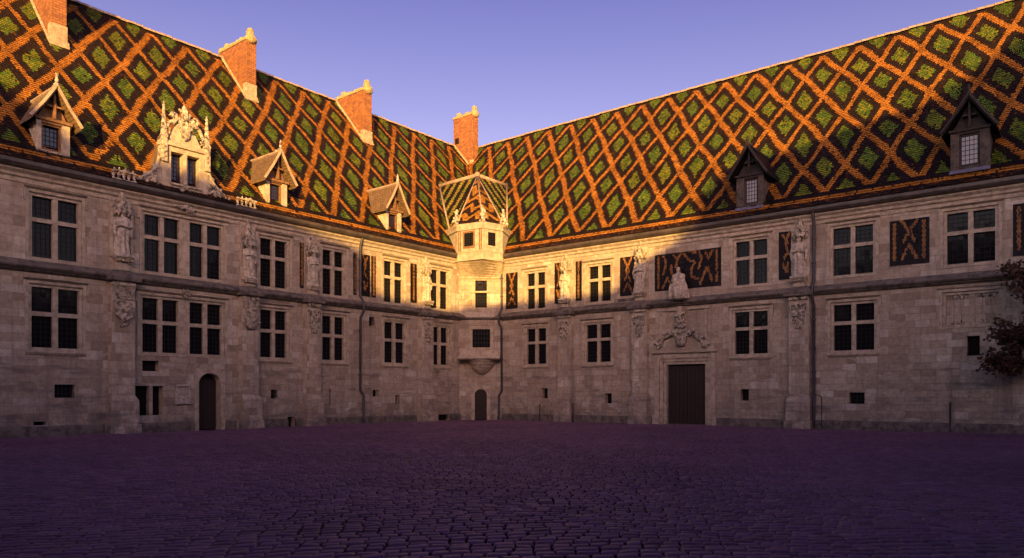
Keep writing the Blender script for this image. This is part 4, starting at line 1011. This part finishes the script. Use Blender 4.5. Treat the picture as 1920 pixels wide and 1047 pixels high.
    parts = [tri([w1, w2, P0], chev(1.9), 1), tri([w2, w3, P0], chev(1.6), 2), tri([QL, w1, P0], diag(1), 3), tri([PL, QL, P0], diag(1), 5), tri([w3, QR, P0], diag(-1), 4), tri([QR, PR, P0], diag(-1), 6)]
    dn = Vector((0, .02, -.05))
    sp = tile_object('spire', T, parts, TMATS, [[w1+dn, w2+dn, P0+dn], [w2+dn, w3+dn, P0+dn], [QL+dn, w1+dn, P0+dn], [PL+dn, QL+dn, P0+dn], [w3+dn, QR+dn, P0+dn], [QR+dn, PR+dn, P0+dn], [P0+dn, PR+dn, PL+dn]])
    h = MB(); 
    for p in (w1, w2, w3): h.tube([p+Vector((0,0,.03)), P0+Vector((0,0,.03))], .06, 6)
    for p in (PL, PR): h.tube([P0+Vector((0,0,.06)), p+Vector((0,0,.05))], .15, 7)
    h.tube([PL+Vector((0,-.05,.03)), QL+Vector((0,-.05,.03))], .07, 6); h.tube([PR+Vector((0,-.05,.03)), QR+Vector((0,-.05,.03))], .07, 6)
    for p, q_ in ((QL, w1), (QR, w3)): h.tube([p, q_], .16, 6)
    h.blob(P0+Vector((0, 0, .1)), (.22, .22, .22), 9)
    h.build('hip_tiles', M_RIDGE, sp, smooth=True)
    # leafy crockets standing on the cornice corners
    rg = random.Random(4)
    for p in (w1, w2, w3):
        q = MB()
        for i in range(16):
            z = rg.uniform(0, .95); r_ = .30*(1-z/1.1); q.blob((p.x+rg.uniform(-r_, r_), p.y+.12+rg.uniform(-r_, r_)*.6, p.z+.05+z), (.11, .09, .10), 6)
        q.tube([(p.x, p.y+.1, p.z), (p.x, p.y+.12, p.z+1.05)], [.16, .05], 7)
        q.build('crocket', M_CARVE, lant, remesh=.03, disp=.03, smooth=True)
    dp = drainpipe(FR, T, 2.32, 10.55, .14, jog=True)
    return T
TUR = turret()
# the chimney behind the turret, where the two ridges meet
chimney(FL, LW, -9.15, -8.45, -7.9, -10.1, 25.2, 4, .9, soot=True)

# ================================================================== statues
GS = 'weathered stone statues on the buttresses'
robe(FL, 23.49, .24, 7.70, 2.0, 1, 'pale robed stone statue in a framed niche right of the far left windows', GS)
robe(FL, 17.38, .24, 7.49, 1.75, 2, 'stone statue under a bushy leafy canopy, just right of the double windows', GS)
robe(FL, 13.60, .24, 7.54, 1.85, 3, 'slim stone statue over a domed dark cap, between two narrow black tile strips', GS)
robe(FL, 5.02, .24, 7.54, 1.85, 4, 'sunlit stone statue on the left wing, closest to the corner turret', GS)
robe(FR, 7.48, .24, 7.56, 1.85, 5, 'sunlit stone statue on the right wing, closest to the corner turret', GS)
robe(FR, 12.67, .24, 7.54, 1.95, 6, 'stone statue left of the wide tile panel above the big doors', GS)
robe(FR, 21.62, .24, 7.56, 2.0, 7, 'shaded stone statue beside the drainpipe on the right wing', GS)
robe(FR, 15.18, .42, 6.96, 1.75, 8, 'broad seated stone figure in front of the wide tile panel above the big doors', GS, seated=True)

# ================================================================== posts
for (u, h, lab) in ((5.69, 1.05, 'thin iron post by the wall, the one nearer the corner turret'), (8.2, 1.15, 'thin iron post by the wall, beside the foot of a buttress on the right wing')):
    p = MB(FR); p.tube([(u, .45, 0), (u, .45, h)], .032, 8); p.blob((u, .45, h), (.045, .045, .04), 7); p.lathe((u, .45), [(.07, 0), (.07, .05), (.033, .08)], 8)
    tag(p.build('iron_post', M_IRON, None, loc=FR(u, .45, 0)), lab, 'post', 'iron posts at the foot of the wall')

# ================================================================== tree at the right edge
def tree():
    rg = random.Random(21); base = Vector((22.5, 30.0, .25))
    T = thing('maple_tree', 'brown leaved tree branch reaching in at the right edge before the stone wall', 'tree', base)
    base = base - Vector((0, 0, .25)) if False else base
    bark = mat_plain('bark', (.05,.035,.03), .9, .5, 6); 
    n = N('brown_leaf'); at = n.new('ShaderNodeAttribute', attribute_name='rnd', attribute_type='GEOMETRY')
    n.color(n.ramp(at.outputs['Fac'], [(0, (.030,.016,.010)), (.5, (.060,.024,.014)), (1, (.09,.045,.018))])); n.set(n.p, Roughness=.7); leafm = n.m
    t = MB(); t.tube([base, base+Vector((.05,.1,1.6)), base+Vector((-.1,.1,3.2)), base+Vector((.05,0,5.0)), base+Vector((.3,.1,6.8))], [.20,.16,.14,.10,.04], 9)
    tips = []
    def limb(p, d, l, r, lev):
        pts = [p]; q = p.copy(); dd = d.copy()
        for i in range(4):
            dd = (dd + Vector((rg.uniform(-.25,.25), rg.uniform(-.25,.25), rg.uniform(-.16,.2)))).normalized(); q = q + dd*l/4; pts.append(q.copy())
            if lev > 0 and i > 0:
                for _ in range(2): limb(q.copy(), (dd + Vector((rg.uniform(-.9,.9), rg.uniform(-.9,.9), rg.uniform(-.5,.6)))).normalized(), l*.5, r*.5, lev-1)
            if lev == 0: tips.append(q.copy())
        t.tube(pts, [r, r*.8, r*.6, r*.45, r*.25], 5); tips.append(q)
    for (z, dx, dy, dz, l) in [(2.6,-1,-.2,.35,2.5),(3.3,-1,.25,.25,2.3),(4.2,-.9,-.4,.3,2.2),(3.0,.9,-.5,.3,2.6),(3.8,.7,.6,.4,2.4),(4.8,-.5,.2,.7,1.9),(5.4,.4,-.3,.8,2.0),(4.6,.9,.1,.4,2.2),(3.4,-.3,-1,.3,2.2),(2.3,-1,.1,.12,2.2)]:
        limb(base+Vector((0,.05,z)), Vector((dx,dy,dz)).normalized(), l, .055, 1)
    t.build('trunk', bark, T, smooth=True)
    v, f, r = [], [], []
    for tp in tips:
        c = rg.randint(16, 26)
        for _ in range(c):
            p = tp + Vector((rg.gauss(0,.2), rg.gauss(0,.2), rg.gauss(0,.15))); s = rg.uniform(.06,.13)
            ax = Vector((rg.gauss(0,1), rg.gauss(0,1), rg.gauss(0,.7))).normalized(); bx = ax.cross(Vector((rg.gauss(0,1), rg.gauss(0,1), rg.gauss(0,1)))).normalized()
            b = len(v); nn = ax.cross(bx)*s*.25
            v += [p-ax*s, p+bx*s*.55+nn, p+ax*s*.3+bx*s*.6, p+ax*s, p+ax*s*.3-bx*s*.6, p-bx*s*.55+nn]
            f += [(b, b+1, b+2, b+3), (b, b+3, b+4, b+5)]; q = rg.random(); r += [q, q]
    me = bpy.data.meshes.new('crown'); me.from_pydata([tuple(x-base) for x in v], [], f); me.materials.append(leafm)
    a = me.attributes.new('rnd', 'FLOAT', 'FACE'); a.data.foreach_set('value', r)
    o = bpy.data.objects.new('crown', me); COL.objects.link(o); o.parent = T
tree()

# ================================================================== the range closing the court behind the viewer (it throws the evening shade)
def opposite():
    OW = thing('opposite_wing', 'plain stone range with uneven roofs closing the court opposite the turret', 'building', (0, -32, 0))
    b = MB()
    b.box(-75, 85, -40, -30, 0, 9); b.box(-75, -45, -29.99, 12, 0, 13); b.box(47, 85, -29.99, 22, 0, 14); b.build('wall', M_WALL, OW)
    r = MB()
    # stepped skyline of the roofs (x, z), seen along the sun's path
    sky_ = [(-75, 9), (-75, 26), (-18.5, 24.8), (-17.2, 23.7), (-15.6, 22.5), (-14.6, 21.3), (-13.4, 21.3), (-13.0, 22.4), (-10.7, 22.3), (-10.1, 21.7), (-4.9, 21.6), (-4.2, 19.4), (-.2, 19.6), (1, 20.2), (4, 20.3), (7, 19.8), (10.0, 19.6), (10.4, 20.6), (12.3, 21.3), (13.8, 22.2), (14.4, 24.4), (16.3, 26.2), (19, 26.4), (22.3, 27.0), (24.8, 27.2), (29.3, 30.6), (35, 34.5), (85, 36), (85, 9)]
    for (xa, za), (xb, zb) in zip(sky_, sky_[1:]):
        if xb - xa < .01: continue
        r.add([(xa, -30, 8.9), (xb, -30, 8.9), (xb, -30, zb), (xa, -30, za), (xa, -40, 8.9), (xb, -40, 8.9), (xb, -40, 9+(zb-9)*.6), (xa, -40, 9+(za-9)*.6)], [(0,1,2,3), (5,4,7,6), (3,2,6,7)])
    r.build('roof', M_TR2, OW, recalc=False)
opposite()
